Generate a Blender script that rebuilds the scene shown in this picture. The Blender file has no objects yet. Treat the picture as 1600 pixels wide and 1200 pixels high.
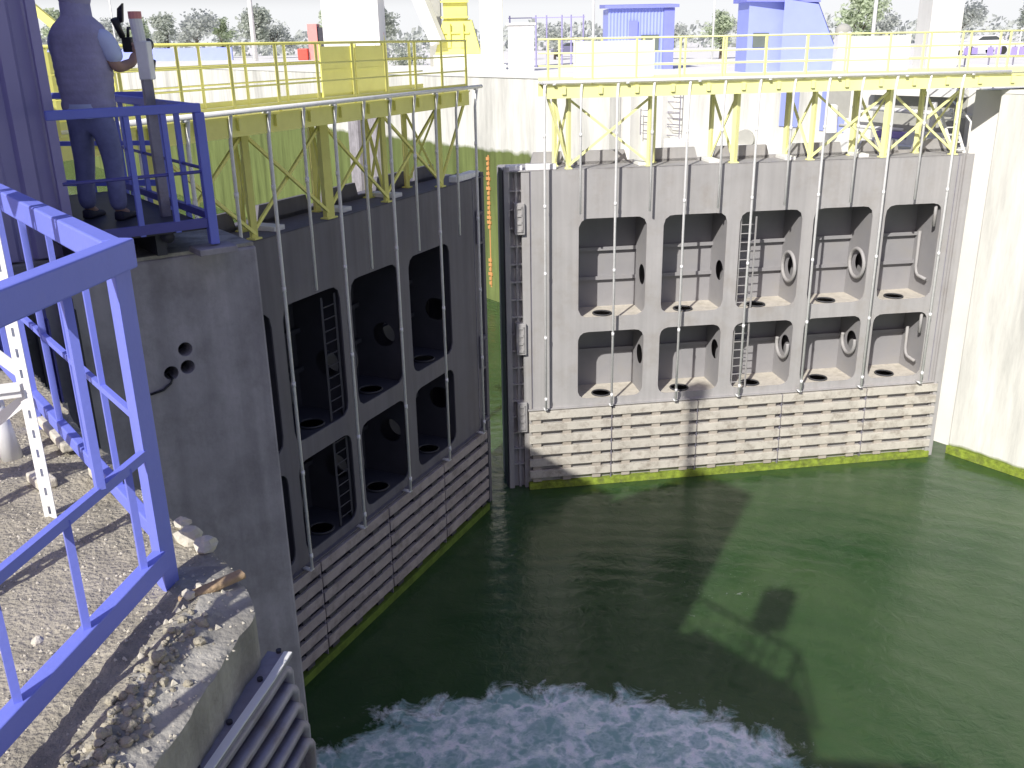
import bpy, bmesh, math, random
from mathutils import Vector, Matrix, noise
random.seed(7)
scene = bpy.context.scene
COL = scene.collection
R = math.radians

# ------------------------------------------------------------------ helpers
class MB:
    """collects verts and faces in world coordinates"""
    def __init__(self):
        self.v = []; self.f = []
    def add(self, vs, fs):
        o = len(self.v)
        self.v += [tuple(p) for p in vs]
        self.f += [tuple(i + o for i in f) for f in fs]
        return self
    def hexa(self, p):      # 8 corners: bottom 4, top 4
        return self.add(p, [(0, 3, 2, 1), (4, 5, 6, 7), (0, 1, 5, 4), (1, 2, 6, 5), (2, 3, 7, 6), (3, 0, 4, 7)])
    def box(self, x0, x1, y0, y1, z0, z1, F=None):
        p = [(x0, y0, z0), (x1, y0, z0), (x1, y1, z0), (x0, y1, z0), (x0, y0, z1), (x1, y0, z1), (x1, y1, z1), (x0, y1, z1)]
        if F: p = [F(*q) for q in p]
        return self.hexa(p)
    def tube(self, path, r, n=8, F=None, cap=True, r1=None):
        pts = [Vector(F(*q)) if F else Vector(q) for q in path]
        vs = []; fs = []
        m = len(pts)
        ref = None
        for i, p in enumerate(pts):
            t = (pts[min(i + 1, m - 1)] - pts[max(i - 1, 0)])
            if t.length < 1e-9: t = Vector((0, 0, 1))
            t.normalize()
            if ref is None:
                ref = Vector((0, 0, 1)) if abs(t.z) < .9 else Vector((1, 0, 0))
            a = ref - t * ref.dot(t)
            if a.length < 1e-6: a = Vector((1, 0, 0)) - t * t.x
            a.normalize(); ref = a
            b = t.cross(a)
            rr = r if r1 is None else r + (r1 - r) * i / max(1, m - 1)
            for k in range(n):
                q = 2 * math.pi * k / n + math.pi / n
                vs.append(p + a * rr * math.cos(q) + b * rr * math.sin(q))
        for i in range(m - 1):
            for k in range(n):
                k2 = (k + 1) % n
                fs.append((i * n + k, i * n + k2, (i + 1) * n + k2, (i + 1) * n + k))
        if cap:
            fs.append(tuple(range(n - 1, -1, -1))); fs.append(tuple((m - 1) * n + k for k in range(n)))
        return self.add(vs, fs)
    def bar(self, a, b, w, h=None, F=None):     # rectangular bar
        h = h or w
        a = Vector(F(*a)) if F else Vector(a); b = Vector(F(*b)) if F else Vector(b)
        t = (b - a).normalized()
        up = Vector((0, 0, 1)) if abs(t.z) < .95 else Vector((-.592, .806, 0))
        x = t.cross(up).normalized(); y = x.cross(t)
        p = []
        for c in (a, b):
            for sx, sy in ((-1, -1), (1, -1), (1, 1), (-1, 1)):
                p.append(c + x * sx * w / 2 + y * sy * h / 2)
        return self.hexa(p)
    def prism(self, poly, z0, z1):
        n = len(poly)
        vs = [(x, y, z0) for x, y in poly] + [(x, y, z1) for x, y in poly]
        fs = [tuple(range(n - 1, -1, -1)), tuple(range(n, 2 * n))]
        fs += [(i, (i + 1) % n, n + (i + 1) % n, n + i) for i in range(n)]
        return self.add(vs, fs)
    def quad(self, *p): return self.add(p, [tuple(range(len(p)))])
    def sphere(self, c, r, seg=12, rings=8, sc=(1, 1, 1)):
        vs = []; fs = []
        for i in range(rings + 1):
            th = math.pi * i / rings
            for k in range(seg):
                ph = 2 * math.pi * k / seg
                vs.append((c[0] + r * sc[0] * math.sin(th) * math.cos(ph), c[1] + r * sc[1] * math.sin(th) * math.sin(ph), c[2] + r * sc[2] * math.cos(th)))
        for i in range(rings):
            for k in range(seg):
                k2 = (k + 1) % seg
                fs.append((i * seg + k, (i + 1) * seg + k, (i + 1) * seg + k2, i * seg + k2))
        return self.add(vs, fs)
    def build(self, name, mat, parent=None, smooth=False, bevel=0, fix=True):
        o0 = world_loc(parent) if parent else Vector((0, 0, 0))
        me = bpy.data.meshes.new(name)
        me.from_pydata([tuple(Vector(p) - o0) for p in self.v], [], self.f)
        if fix:
            bm = bmesh.new(); bm.from_mesh(me)
            bmesh.ops.remove_doubles(bm, verts=bm.verts, dist=1e-5)
            bmesh.ops.recalc_face_normals(bm, faces=bm.faces)
            if bevel:
                bmesh.ops.bevel(bm, geom=[e for e in bm.edges if e.is_manifold and e.calc_face_angle(0) > .6], offset=bevel, segments=2, affect='EDGES', profile=.5, clamp_overlap=True)
            bm.to_mesh(me); bm.free()
        if smooth:
            for p in me.polygons: p.use_smooth = True
        me.materials.append(mat)
        o = bpy.data.objects.new(name, me); COL.objects.link(o)
        if parent: o.parent = parent
        return o

def world_loc(o):
    v = Vector((0, 0, 0))
    while o is not None:
        v += o.location; o = o.parent
    return v

def tag(o, label=None, cat=None, group=None, kind=None):
    if label: o['label'] = label
    if cat: o['category'] = cat
    if group: o['group'] = group
    if kind: o['kind'] = kind
    return o

def thing(name, label, cat, loc=(0, 0, 0), group=None):
    o = bpy.data.objects.new(name, None); COL.objects.link(o)
    o.location = loc; o.empty_display_size = .2
    return tag(o, label, cat, group)

def copy_tree(o, parent=None):
    c = o.copy(); COL.objects.link(c)
    if parent: c.parent = parent
    for ch in list(o.children): copy_tree(ch, c)
    return c

# ------------------------------------------------------------------ materials
def nd(nt, t, **k):
    n = nt.nodes.new(t)
    for a, b in k.items():
        if a.startswith('i_'): n.inputs[a[2:].replace('_', ' ')].default_value = b
        else: setattr(n, a, b)
    return n
def sc3(c, k): return (min(1, c[0] * k), min(1, c[1] * k), min(1, c[2] * k), 1)

def mat(name, col, rough=.6, metal=0., var=.15, scale=2., bump=.0, bscale=40., streak=0., dirt=None, dirt_amt=.35, dirt_scale=1.5, spec=.5):
    m = bpy.data.materials.new(name); m.use_nodes = True
    nt = m.node_tree; L = nt.links
    b = nt.nodes['Principled BSDF']
    b.inputs['Roughness'].default_value = rough; b.inputs['Metallic'].default_value = metal
    b.inputs['Specular IOR Level'].default_value = spec
    tc = nd(nt, 'ShaderNodeTexCoord')
    n1 = nd(nt, 'ShaderNodeTexNoise'); n1.inputs['Scale'].default_value = scale; n1.inputs['Detail'].default_value = 7; n1.inputs['Roughness'].default_value = .65
    L.new(tc.outputs['Object'], n1.inputs['Vector'])
    r1 = nd(nt, 'ShaderNodeValToRGB')
    r1.color_ramp.elements[0].position = .3; r1.color_ramp.elements[1].position = .7
    r1.color_ramp.elements[0].color = sc3(col, 1 - var); r1.color_ramp.elements[1].color = sc3(col, 1 + var)
    L.new(n1.outputs['Fac'], r1.inputs['Fac'])
    out = r1.outputs['Color']
    if streak:
        mp = nd(nt, 'ShaderNodeMapping'); mp.inputs['Scale'].default_value = (5, 5, .25)
        L.new(tc.outputs['Object'], mp.inputs['Vector'])
        n2 = nd(nt, 'ShaderNodeTexNoise'); n2.inputs['Scale'].default_value = 1.2; n2.inputs['Detail'].default_value = 6
        L.new(mp.outputs['Vector'], n2.inputs['Vector'])
        mr = nd(nt, 'ShaderNodeMapRange'); mr.inputs['From Min'].default_value = .35; mr.inputs['From Max'].default_value = .65
        mr.inputs['To Min'].default_value = 1 - streak; mr.inputs['To Max'].default_value = 1
        L.new(n2.outputs['Fac'], mr.inputs['Value'])
        mx = nd(nt, 'ShaderNodeMix', data_type='RGBA', blend_type='MULTIPLY'); mx.inputs['Factor'].default_value = 1
        L.new(out, mx.inputs[6]); L.new(mr.outputs['Result'], mx.inputs[7]); out = mx.outputs[2]
    if dirt:
        n3 = nd(nt, 'ShaderNodeTexNoise'); n3.inputs['Scale'].default_value = dirt_scale; n3.inputs['Detail'].default_value = 9; n3.inputs['Roughness'].default_value = .7
        L.new(tc.outputs['Object'], n3.inputs['Vector'])
        mr = nd(nt, 'ShaderNodeMapRange'); mr.inputs['From Min'].default_value = .5; mr.inputs['From Max'].default_value = .68; mr.inputs['To Max'].default_value = dirt_amt
        L.new(n3.outputs['Fac'], mr.inputs['Value'])
        mx = nd(nt, 'ShaderNodeMix', data_type='RGBA'); L.new(mr.outputs['Result'], mx.inputs['Factor'])
        L.new(out, mx.inputs[6]); mx.inputs[7].default_value = (*dirt, 1); out = mx.outputs[2]
    L.new(out, b.inputs['Base Color'])
    if bump:
        n4 = nd(nt, 'ShaderNodeTexNoise'); n4.inputs['Scale'].default_value = bscale; n4.inputs['Detail'].default_value = 6
        L.new(tc.outputs['Object'], n4.inputs['Vector'])
        bp = nd(nt, 'ShaderNodeBump'); bp.inputs['Strength'].default_value = bump; bp.inputs['Distance'].default_value = .02
        L.new(n4.outputs['Fac'], bp.inputs['Height']); L.new(bp.outputs['Normal'], b.inputs['Normal'])
    return m

M = {}
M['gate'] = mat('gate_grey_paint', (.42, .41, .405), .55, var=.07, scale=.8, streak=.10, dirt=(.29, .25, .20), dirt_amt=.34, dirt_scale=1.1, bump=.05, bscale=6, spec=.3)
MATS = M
M['gate_l'] = mat('gate_grey_paint_shade', (.165, .16, .185), .6, var=.08, scale=.8, streak=.15, dirt=(.14, .13, .13), dirt_amt=.3, spec=.3)  # gate paint darkened to carry the left leaf's shade
M['gate_in_l'] = mat('gate_inner_shade', (.055, .055, .068), .7, var=.15, scale=1.5)  # bay interior colour with the left leaf's shade put in
M['timber_l'] = mat('fender_timber_shade', (.36, .32, .32), .85, var=.2, scale=2, dirt=(.1, .08, .07), dirt_amt=.5, dirt_scale=2.2)  # timber colour darkened for the shaded left leaf
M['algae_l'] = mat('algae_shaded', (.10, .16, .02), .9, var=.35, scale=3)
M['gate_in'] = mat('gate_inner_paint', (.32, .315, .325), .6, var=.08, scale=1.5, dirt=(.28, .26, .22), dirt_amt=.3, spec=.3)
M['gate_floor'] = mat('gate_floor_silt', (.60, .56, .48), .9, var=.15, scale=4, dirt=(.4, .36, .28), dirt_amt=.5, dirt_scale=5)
M['gate_dark'] = mat('gate_seal_rubber', (.06, .06, .065), .7, var=.2)
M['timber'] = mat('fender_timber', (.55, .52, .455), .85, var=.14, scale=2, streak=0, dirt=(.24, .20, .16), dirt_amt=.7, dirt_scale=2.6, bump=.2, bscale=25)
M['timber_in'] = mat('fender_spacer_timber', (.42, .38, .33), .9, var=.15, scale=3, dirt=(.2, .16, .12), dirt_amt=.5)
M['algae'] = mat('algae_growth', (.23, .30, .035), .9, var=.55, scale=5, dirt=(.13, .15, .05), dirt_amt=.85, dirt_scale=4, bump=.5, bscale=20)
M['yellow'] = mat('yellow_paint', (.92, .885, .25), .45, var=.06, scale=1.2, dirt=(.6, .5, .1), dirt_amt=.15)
M['yellow_sun'] = mat('sunlit_yellow', (.97, .95, .44), .5, var=.05, scale=1.2)  # paler copy of the yellow, strong sunlight put into the colour
M['cream'] = mat('pale_yellow_panel', (.93, .92, .74), .5, var=.04)
M['blue'] = mat('blue_paint', (.20, .24, .76), .45, var=.06, scale=2, dirt=(.25, .27, .7), dirt_amt=.25, dirt_scale=9, bump=.06, bscale=60, spec=.3)
M['blue_dark'] = mat('dark_blue_paint', (.09, .09, .36), .45, var=.1, scale=2)
M['clad'] = mat('blue_cladding', (.40, .37, .64), .45, var=.06, scale=1)
M['trim'] = mat('cabin_trim_blue', (.24, .27, .74), .5, var=.06)
M['cladlight'] = mat('pale_blue_cladding', (.34, .40, .86), .5, var=.05, scale=1)  # blue paled in place of haze over the far bank
M['white'] = mat('white_paint', (.82, .82, .80), .5, var=.04, dirt=(.6, .58, .5), dirt_amt=.2)
M['galv'] = mat('galvanised_steel', (.86, .86, .86), .45, .0, var=.08, scale=8)
M['steel'] = mat('dull_steel', (.30, .29, .36), .5, .3, var=.2, scale=6, dirt=(.2, .15, .12), dirt_amt=.5, dirt_scale=8)
M['darksteel'] = mat('dark_steel', (.05, .05, .065), .5, .2, var=.25, scale=4)
M['pier'] = mat('pier_concrete', (.43, .41, .44), .9, var=.22, scale=1.6, streak=.25, dirt=(.22, .21, .21), dirt_amt=.5, dirt_scale=2.3, bump=.35, bscale=14)
M['hole'] = mat('pipe_hole', (.01, .01, .012), .9, var=.1)
M['paving'] = mat('pale_paving', (.86, .85, .80), .9, var=.08, scale=.3)
M['white_conc'] = mat('white_concrete', (.84, .84, .80), .9, var=.05, scale=.6, streak=.06)
M['red'] = mat('red_paint', (.70, .10, .07), .5, var=.1)
M['pink'] = mat('faded_red_paint', (.75, .30, .28), .6, var=.1)
M['glass'] = mat('dark_glass', (.06, .07, .07), .15, var=.1)
M['window'] = mat('window_glass', (.16, .19, .17), .2, var=.1)
M['pvc'] = mat('white_pvc', (.80, .80, .80), .35, var=.03)
M['skin'] = mat('skin', (.46, .29, .22), .6, var=.08)
M['vest'] = mat('quilted_vest', (.42, .40, .58), .8, var=.15, scale=6, bump=.3, bscale=30)
M['shirt'] = mat('light_blue_shirt', (.60, .68, .95), .8, var=.08)
M['jeans'] = mat('blue_jeans', (.20, .22, .42), .85, var=.2, scale=7)
M['hair'] = mat('dark_hair', (.035, .03, .05), .7, var=.2, scale=30)
M['shoe'] = mat('dark_shoe', (.03, .03, .05), .6, var=.2)
M['black'] = mat('black_plastic', (.02, .02, .025), .4, var=.2)
M['orange'] = mat('orange_mark', (.72, .36, .14), .6, var=.1)
M['purple'] = mat('purple_banner', (.32, .26, .55), .7, var=.1)
M['bark'] = mat('bark', (.14, .11, .09), .9, var=.3)
M['leaf_a'] = mat('leaf_dull', (.50, .54, .47), .8, var=.35, scale=1.3)  # leaf colours here and below paled to stand in for haze
M['leaf_b'] = mat('leaf_grey', (.55, .58, .54), .8, var=.35, scale=1.3)
M['leaf_c'] = mat('leaf_light', (.56, .63, .46), .8, var=.35, scale=1.3)
for k_ in ('leaf_a', 'leaf_b', 'leaf_c'):
    nt_ = M[k_].node_tree; b_ = nt_.nodes['Principled BSDF']; src = b_.inputs['Base Color'].links[0].from_socket
    tb_ = nd(nt_, 'ShaderNodeBsdfTranslucent'); nt_.links.new(src, tb_.inputs['Color'])
    ms_ = nd(nt_, 'ShaderNodeMixShader'); ms_.inputs[0].default_value = .48; nt_.links.new(b_.outputs[0], ms_.inputs[1]); nt_.links.new(tb_.outputs[0], ms_.inputs[2])
    nt_.links.new(ms_.outputs[0], nt_.nodes['Material Output'].inputs['Surface'])
M['stone'] = mat('chalky_stone', (.62, .58, .48), .9, var=.2, scale=8, bump=.5, bscale=30)
M['cap'] = mat('cap_concrete', (.46, .44, .38), .9, var=.18, scale=7, streak=.4, dirt=(.16, .15, .14), dirt_amt=.55, dirt_scale=5, bump=.5, bscale=45)
M['rustwood'] = mat('rotten_wood', (.42, .30, .18), .9, var=.3, scale=12, bump=.5, bscale=40)
M['car_white'] = mat('car_white', (.8, .8, .8), .25, var=.02)
M['car_dark'] = mat('car_dark', (.16, .16, .25), .3, var=.05)
M['tyre'] = mat('tyre_rubber', (.03, .03, .03), .8, var=.2)
M['greywall'] = mat('grey_recess_wall', (.42, .42, .38), .9, var=.12, scale=1.5)

def mat_ground():
    m = mat('gravel_ground', (.37, .34, .27), .95, var=.22, scale=9, dirt=(.17, .155, .12), dirt_amt=.6, dirt_scale=3.5, bump=.9, bscale=55)
    return m
M['ground'] = mat_ground()
M['clod'] = mat('earth_clod', (.40, .365, .28), .95, var=.25, scale=14, dirt=(.2, .18, .13), dirt_amt=.5, dirt_scale=12, bump=.6, bscale=70)

def mat_wall(name, zcut, soft, low=(.17, .22, .045), high=(.82, .82, .76)):
    m = bpy.data.materials.new(name); m.use_nodes = True
    nt = m.node_tree; L = nt.links; b = nt.nodes['Principled BSDF']
    b.inputs['Roughness'].default_value = .9; b.inputs['Specular IOR Level'].default_value = .2
    g = nd(nt, 'ShaderNodeNewGeometry'); sp = nd(nt, 'ShaderNodeSeparateXYZ'); L.new(g.outputs['Position'], sp.inputs[0])
    n = nd(nt, 'ShaderNodeTexNoise'); n.inputs['Scale'].default_value = 1.3; n.inputs['Detail'].default_value = 8; L.new(g.outputs['Position'], n.inputs['Vector'])
    ad = nd(nt, 'ShaderNodeMath', operation='MULTIPLY_ADD'); ad.inputs[1].default_value = soft * 2; L.new(n.outputs['Fac'], ad.inputs[0]); L.new(sp.outputs['Z'], ad.inputs[2])
    mr = nd(nt, 'ShaderNodeMapRange'); mr.inputs['From Min'].default_value = zcut + soft * .6; mr.inputs['From Max'].default_value = zcut + soft * 1.4
    L.new(ad.outputs[0], mr.inputs['Value'])
    mp = nd(nt, 'ShaderNodeMapping'); mp.inputs['Scale'].default_value = (.9, .9, .12); L.new(g.outputs['Position'], mp.inputs['Vector'])
    n2 = nd(nt, 'ShaderNodeTexNoise'); n2.inputs['Scale'].default_value = 1.; n2.inputs['Detail'].default_value = 9; n2.inputs['Roughness'].default_value = .7; L.new(mp.outputs['Vector'], n2.inputs['Vector'])
    rl = nd(nt, 'ShaderNodeValToRGB'); e = rl.color_ramp.elements; e[0].position = .3; e[1].position = .7
    e[0].color = sc3(low, .55); e[1].color = sc3(low, 1.45); L.new(n2.outputs['Fac'], rl.inputs['Fac'])
    rh = nd(nt, 'ShaderNodeValToRGB'); e = rh.color_ramp.elements; e[0].position = .34; e[1].position = .60
    e[0].color = sc3(high, .66); e[1].color = sc3(high, 1.05); L.new(n2.outputs['Fac'], rh.inputs['Fac'])
    mx = nd(nt, 'ShaderNodeMix', data_type='RGBA'); L.new(mr.outputs['Result'], mx.inputs['Factor']); L.new(rl.outputs['Color'], mx.inputs[6]); L.new(rh.outputs['Color'], mx.inputs[7])
    L.new(mx.outputs[2], b.inputs['Base Color'])
    bp = nd(nt, 'ShaderNodeBump'); bp.inputs['Strength'].default_value = .3; bp.inputs['Distance'].default_value = .05
    L.new(n2.outputs['Fac'], bp.inputs['Height']); L.new(bp.outputs['Normal'], b.inputs['Normal'])
    return m
M['wall_near'] = mat_wall('lock_wall_dry', -11.05, .12)
M['wall_far'] = mat_wall('lock_wall_wet', -3.5, .25, low=(.16, .20, .07))

def mat_water():
    m = bpy.data.materials.new('lock_water'); m.use_nodes = True
    nt = m.node_tree; L = nt.links; b = nt.nodes['Principled BSDF']
    b.inputs['IOR'].default_value = 1.33; b.inputs['Specular IOR Level'].default_value = .65
    b.inputs['Subsurface Weight'].default_value = 1.0; b.inputs['Subsurface Radius'].default_value = (.7, 1.0, .5); b.inputs['Subsurface Scale'].default_value = .6
    g = nd(nt, 'ShaderNodeNewGeometry'); pos = g.outputs['Position']
    # turbid colour
    n = nd(nt, 'ShaderNodeTexNoise'); n.inputs['Scale'].default_value = .28; n.inputs['Detail'].default_value = 5; n.inputs['Distortion'].default_value = 1.2; L.new(pos, n.inputs['Vector'])
    cr = nd(nt, 'ShaderNodeValToRGB'); e = cr.color_ramp.elements; e[0].position = .3; e[1].position = .72
    e[0].color = (.026, .072, .022, 1); e[1].color = (.060, .105, .042, 1); L.new(n.outputs['Fac'], cr.inputs['Fac'])
    # foam boil: ellipse
    mp = nd(nt, 'ShaderNodeMapping', vector_type='POINT'); mp.inputs['Location'].default_value = (-.6 / 4.9, -12.9 / 3.6, 0); mp.inputs['Scale'].default_value = (1 / 4.9, 1 / 3.6, 0)
    L.new(pos, mp.inputs['Vector'])
    ln = nd(nt, 'ShaderNodeVectorMath', operation='LENGTH'); L.new(mp.outputs[0], ln.inputs[0])
    wn = nd(nt, 'ShaderNodeTexNoise'); wn.inputs['Scale'].default_value = 1.5; wn.inputs['Detail'].default_value = 9; wn.inputs['Roughness'].default_value = .68; wn.inputs['Distortion'].default_value = .5; L.new(pos, wn.inputs['Vector'])
    ma = nd(nt, 'ShaderNodeMath', operation='MULTIPLY_ADD'); ma.inputs[1].default_value = .75; L.new(wn.outputs['Fac'], ma.inputs[0]); L.new(ln.outputs['Value'], ma.inputs[2])
    mk = nd(nt, 'ShaderNodeMapRange'); mk.inputs['From Min'].default_value = 1.50; mk.inputs['From Max'].default_value = 1.38; L.new(ma.outputs[0], mk.inputs['Value'])
    # foam web
    dn = nd(nt, 'ShaderNodeTexNoise'); dn.inputs['Scale'].default_value = 1.4; dn.inputs['Detail'].default_value = 4; L.new(pos, dn.inputs['Vector'])
    mxv = nd(nt, 'ShaderNodeMix', data_type='VECTOR'); mxv.inputs['Factor'].default_value = .42; L.new(pos, mxv.inputs[4]); 
    sv = nd(nt, 'ShaderNodeVectorMath', operation='SCALE'); sv.inputs['Scale'].default_value = 3.; L.new(dn.outputs['Color'], sv.inputs[0]); L.new(sv.outputs[0], mxv.inputs[5])
    def web(scale, lo, hi):
        vo = nd(nt, 'ShaderNodeTexVoronoi', feature='DISTANCE_TO_EDGE'); vo.inputs['Scale'].default_value = scale; L.new(mxv.outputs[1], vo.inputs['Vector'])
        r = nd(nt, 'ShaderNodeMapRange'); r.inputs['From Min'].default_value = hi; r.inputs['From Max'].default_value = lo; L.new(vo.outputs['Distance'], r.inputs['Value']); return r.outputs['Result']
    w1 = web(1.5, .0, .16); w2 = web(4.2, .0, .22)
    mxw = nd(nt, 'ShaderNodeMath', operation='MULTIPLY_ADD'); mxw.inputs[1].default_value = .5; L.new(w2, mxw.inputs[0]); L.new(w1, mxw.inputs[2]); mxw.use_clamp = True
    fn = nd(nt, 'ShaderNodeTexNoise'); fn.inputs['Scale'].default_value = 2.6; fn.inputs['Detail'].default_value = 10; fn.inputs['Roughness'].default_value = .75; L.new(pos, fn.inputs['Vector'])
    fr = nd(nt, 'ShaderNodeMapRange'); fr.inputs['From Min'].default_value = .30; fr.inputs['From Max'].default_value = .58; L.new(fn.outputs['Fac'], fr.inputs['Value'])
    wm = nd(nt, 'ShaderNodeMath', operation='MULTIPLY'); L.new(mxw.outputs[0], wm.inputs[0]); L.new(fr.outputs['Result'], wm.inputs[1])
    fc = nd(nt, 'ShaderNodeMix', data_type='RGBA'); fc.inputs[6].default_value = (.32, .50, .48, 1); fc.inputs[7].default_value = (1, 1, 1, 1); L.new(wm.outputs[0], fc.inputs['Factor'])
    fm = nd(nt, 'ShaderNodeMix', data_type='RGBA'); L.new(mk.outputs['Result'], fm.inputs['Factor']); L.new(cr.outputs['Color'], fm.inputs[6]); L.new(fc.outputs[2], fm.inputs[7])
    # stray flecks drifting outside the boil
    sn = nd(nt, 'ShaderNodeTexNoise'); sn.inputs['Scale'].default_value = 3.4; sn.inputs['Detail'].default_value = 8; sn.inputs['Roughness'].default_value = .7; sn.inputs['Distortion'].default_value = 1.5; L.new(pos, sn.inputs['Vector'])
    sr = nd(nt, 'ShaderNodeMapRange'); sr.inputs['From Min'].default_value = .63; sr.inputs['From Max'].default_value = .74; sr.inputs['To Max'].default_value = .5; L.new(sn.outputs['Fac'], sr.inputs['Value'])
    dv = nd(nt, 'ShaderNodeVectorMath', operation='DISTANCE'); dv.inputs[1].default_value = (4.9, 20.6, -11.4); L.new(pos, dv.inputs[0])
    dr = nd(nt, 'ShaderNodeMapRange'); dr.inputs['From Min'].default_value = 2.4; dr.inputs['From Max'].default_value = .6; L.new(dv.outputs['Value'], dr.inputs['Value'])
    sm = nd(nt, 'ShaderNodeMath', operation='MULTIPLY'); L.new(sr.outputs['Result'], sm.inputs[0]); L.new(dr.outputs['Result'], sm.inputs[1])
    f2 = nd(nt, 'ShaderNodeMix', data_type='RGBA'); f2.inputs[7].default_value = (.75, .78, .78, 1); L.new(sm.outputs[0], f2.inputs['Factor']); L.new(fm.outputs[2], f2.inputs[6])
    L.new(f2.outputs[2], b.inputs['Base Color'])
    rr = nd(nt, 'ShaderNodeMapRange'); rr.inputs['To Min'].default_value = .06; rr.inputs['To Max'].default_value = .6; L.new(mk.outputs['Result'], rr.inputs['Value']); L.new(rr.outputs['Result'], b.inputs['Roughness'])
    # ripples: swirl around the boil + small chop
    wv = nd(nt, 'ShaderNodeTexWave', wave_type='RINGS', rings_direction='SPHERICAL'); wv.inputs['Scale'].default_value = 1.6; wv.inputs['Distortion'].default_value = 6; wv.inputs['Detail'].default_value = 4; wv.inputs['Detail Scale'].default_value = 1.1
    L.new(mp.outputs[0], wv.inputs['Vector'])
    c1 = nd(nt, 'ShaderNodeTexNoise'); c1.inputs['Scale'].default_value = 3.4; c1.inputs['Detail'].default_value = 6; c1.inputs['Roughness'].default_value = .6; c1.inputs['Distortion'].default_value = .8; L.new(pos, c1.inputs['Vector'])
    b1 = nd(nt, 'ShaderNodeBump'); b1.inputs['Strength'].default_value = .35; b1.inputs['Distance'].default_value = .05; L.new(c1.outputs['Fac'], b1.inputs['Height'])
    b2 = nd(nt, 'ShaderNodeBump'); b2.inputs['Strength'].default_value = .09; b2.inputs['Distance'].default_value = .08; L.new(wv.outputs['Fac'], b2.inputs['Height']); L.new(b1.outputs['Normal'], b2.inputs['Normal'])
    L.new(b2.outputs['Normal'], b.inputs['Normal'])
    return m
M['water'] = mat_water()

# ------------------------------------------------------------------ camera, light, sky
F_PX, PIT, ROL = 1477.765, R(19.88), R(-1.076)
fw = Vector((0, math.cos(PIT), -math.sin(PIT))); rt = Vector((1, 0, 0)); up = rt.cross(fw)
rt, up = rt * math.cos(ROL) + up * math.sin(ROL), up * math.cos(ROL) - rt * math.sin(ROL)
cd = bpy.data.cameras.new('camera'); cam = bpy.data.objects.new('camera', cd); COL.objects.link(cam)
cd.sensor_width = 36; cd.sensor_fit = 'HORIZONTAL'; cd.lens = 36 * F_PX / 1600; cd.clip_start = .05; cd.clip_end = 3000
mw = Matrix.Identity(4)
for i, ax in enumerate((rt, up, -fw)):
    for j in range(3): mw[j][i] = ax[j]
mw.translation = (0, 0, 1.6); cam.matrix_world = mw
scene.camera = cam
scene.cycles.diffuse_bounces = 3

SUN_AZ, SUN_EL = R(64.1), R(36.3)         # direction the light travels, in plan; elevation
ldir = Vector((math.cos(SUN_AZ) * math.cos(SUN_EL), math.sin(SUN_AZ) * math.cos(SUN_EL), -math.sin(SUN_EL)))
sd = bpy.data.lights.new('sun', 'SUN'); sd.energy = 5.0; sd.angle = R(.6); sd.color = (1, .965, .90)
so = bpy.data.objects.new('sun', sd); COL.objects.link(so); so.location = (-20, -25, 40)
so.rotation_euler = ldir.to_track_quat('-Z', 'Y').to_euler()
w = bpy.data.worlds.new('World'); scene.world = w; w.use_nodes = True
nt = w.node_tree; sky = nt.nodes.new('ShaderNodeTexSky'); sky.sky_type = 'NISHITA'; sky.sun_disc = False
sky.sun_elevation = SUN_EL; sky.sun_rotation = math.atan2(-ldir.x, -ldir.y); sky.dust_density = 1.5; sky.air_density = 1.0
# hazy bright band just above the horizon, added to the physical sky by direction
tcw = nd(nt, 'ShaderNodeTexCoord'); spw = nd(nt, 'ShaderNodeSeparateXYZ'); nt.links.new(tcw.outputs['Generated'], spw.inputs[0])
hz_ = nd(nt, 'ShaderNodeMapRange', interpolation_type='SMOOTHSTEP'); hz_.inputs['From Min'].default_value = .03; hz_.inputs['From Max'].default_value = .08; hz_.inputs['To Min'].default_value = 1; hz_.inputs['To Max'].default_value = 0
nt.links.new(spw.outputs['Z'], hz_.inputs['Value'])
mxs = nd(nt, 'ShaderNodeMix', data_type='RGBA'); nt.links.new(hz_.outputs['Result'], mxs.inputs['Factor']); zn = nd(nt, 'ShaderNodeMapRange', interpolation_type='SMOOTHSTEP'); zn.inputs['From Min'].default_value = .35; zn.inputs['From Max'].default_value = .95; zn.inputs['To Min'].default_value = .95; zn.inputs['To Max'].default_value = 3.4
nt.links.new(spw.outputs['Z'], zn.inputs['Value'])  # overhead sky brightened to lift level surfaces in shade
tint = nd(nt, 'ShaderNodeVectorMath', operation='MULTIPLY'); nt.links.new(sky.outputs[0], tint.inputs[0]); tint.inputs[1].default_value = (1.06, .92, 1.10)
scl = nd(nt, 'ShaderNodeVectorMath', operation='SCALE'); nt.links.new(tint.outputs[0], scl.inputs[0]); nt.links.new(zn.outputs['Result'], scl.inputs['Scale'])
nt.links.new(scl.outputs[0], mxs.inputs[6]); mxs.inputs[7].default_value = (19, 19.2, 19.6, 1)
nt.links.new(mxs.outputs[2], nt.nodes['Background'].inputs[0]); nt.nodes['Background'].inputs[1].default_value = .05
scene.view_settings.view_transform = 'Standard'; scene.view_settings.look = 'None'; scene.view_settings.exposure = 0

# ------------------------------------------------------------------ plan directions
AX = Vector((-.592, .806, 0))      # along the lock, upstream
IN = Vector((-.806, -.592, 0))     # towards the left bank
WATER = -11.4
def on_line(p, u, v=0, z=0):       # point p + along-lock u + left-bank v
    q = Vector((p[0], p[1], 0)) + AX * u + IN * v
    return (q.x, q.y, z)
def xy(p): return (p[0], p[1])

# ------------------------------------------------------------------ setting
wb = MB(); wb.quad((-400, -60, WATER), (260, -60, WATER), (260, 500, WATER), (-400, 500, WATER))
tag(wb.build('water', M['water'], fix=False), kind='structure')

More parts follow.
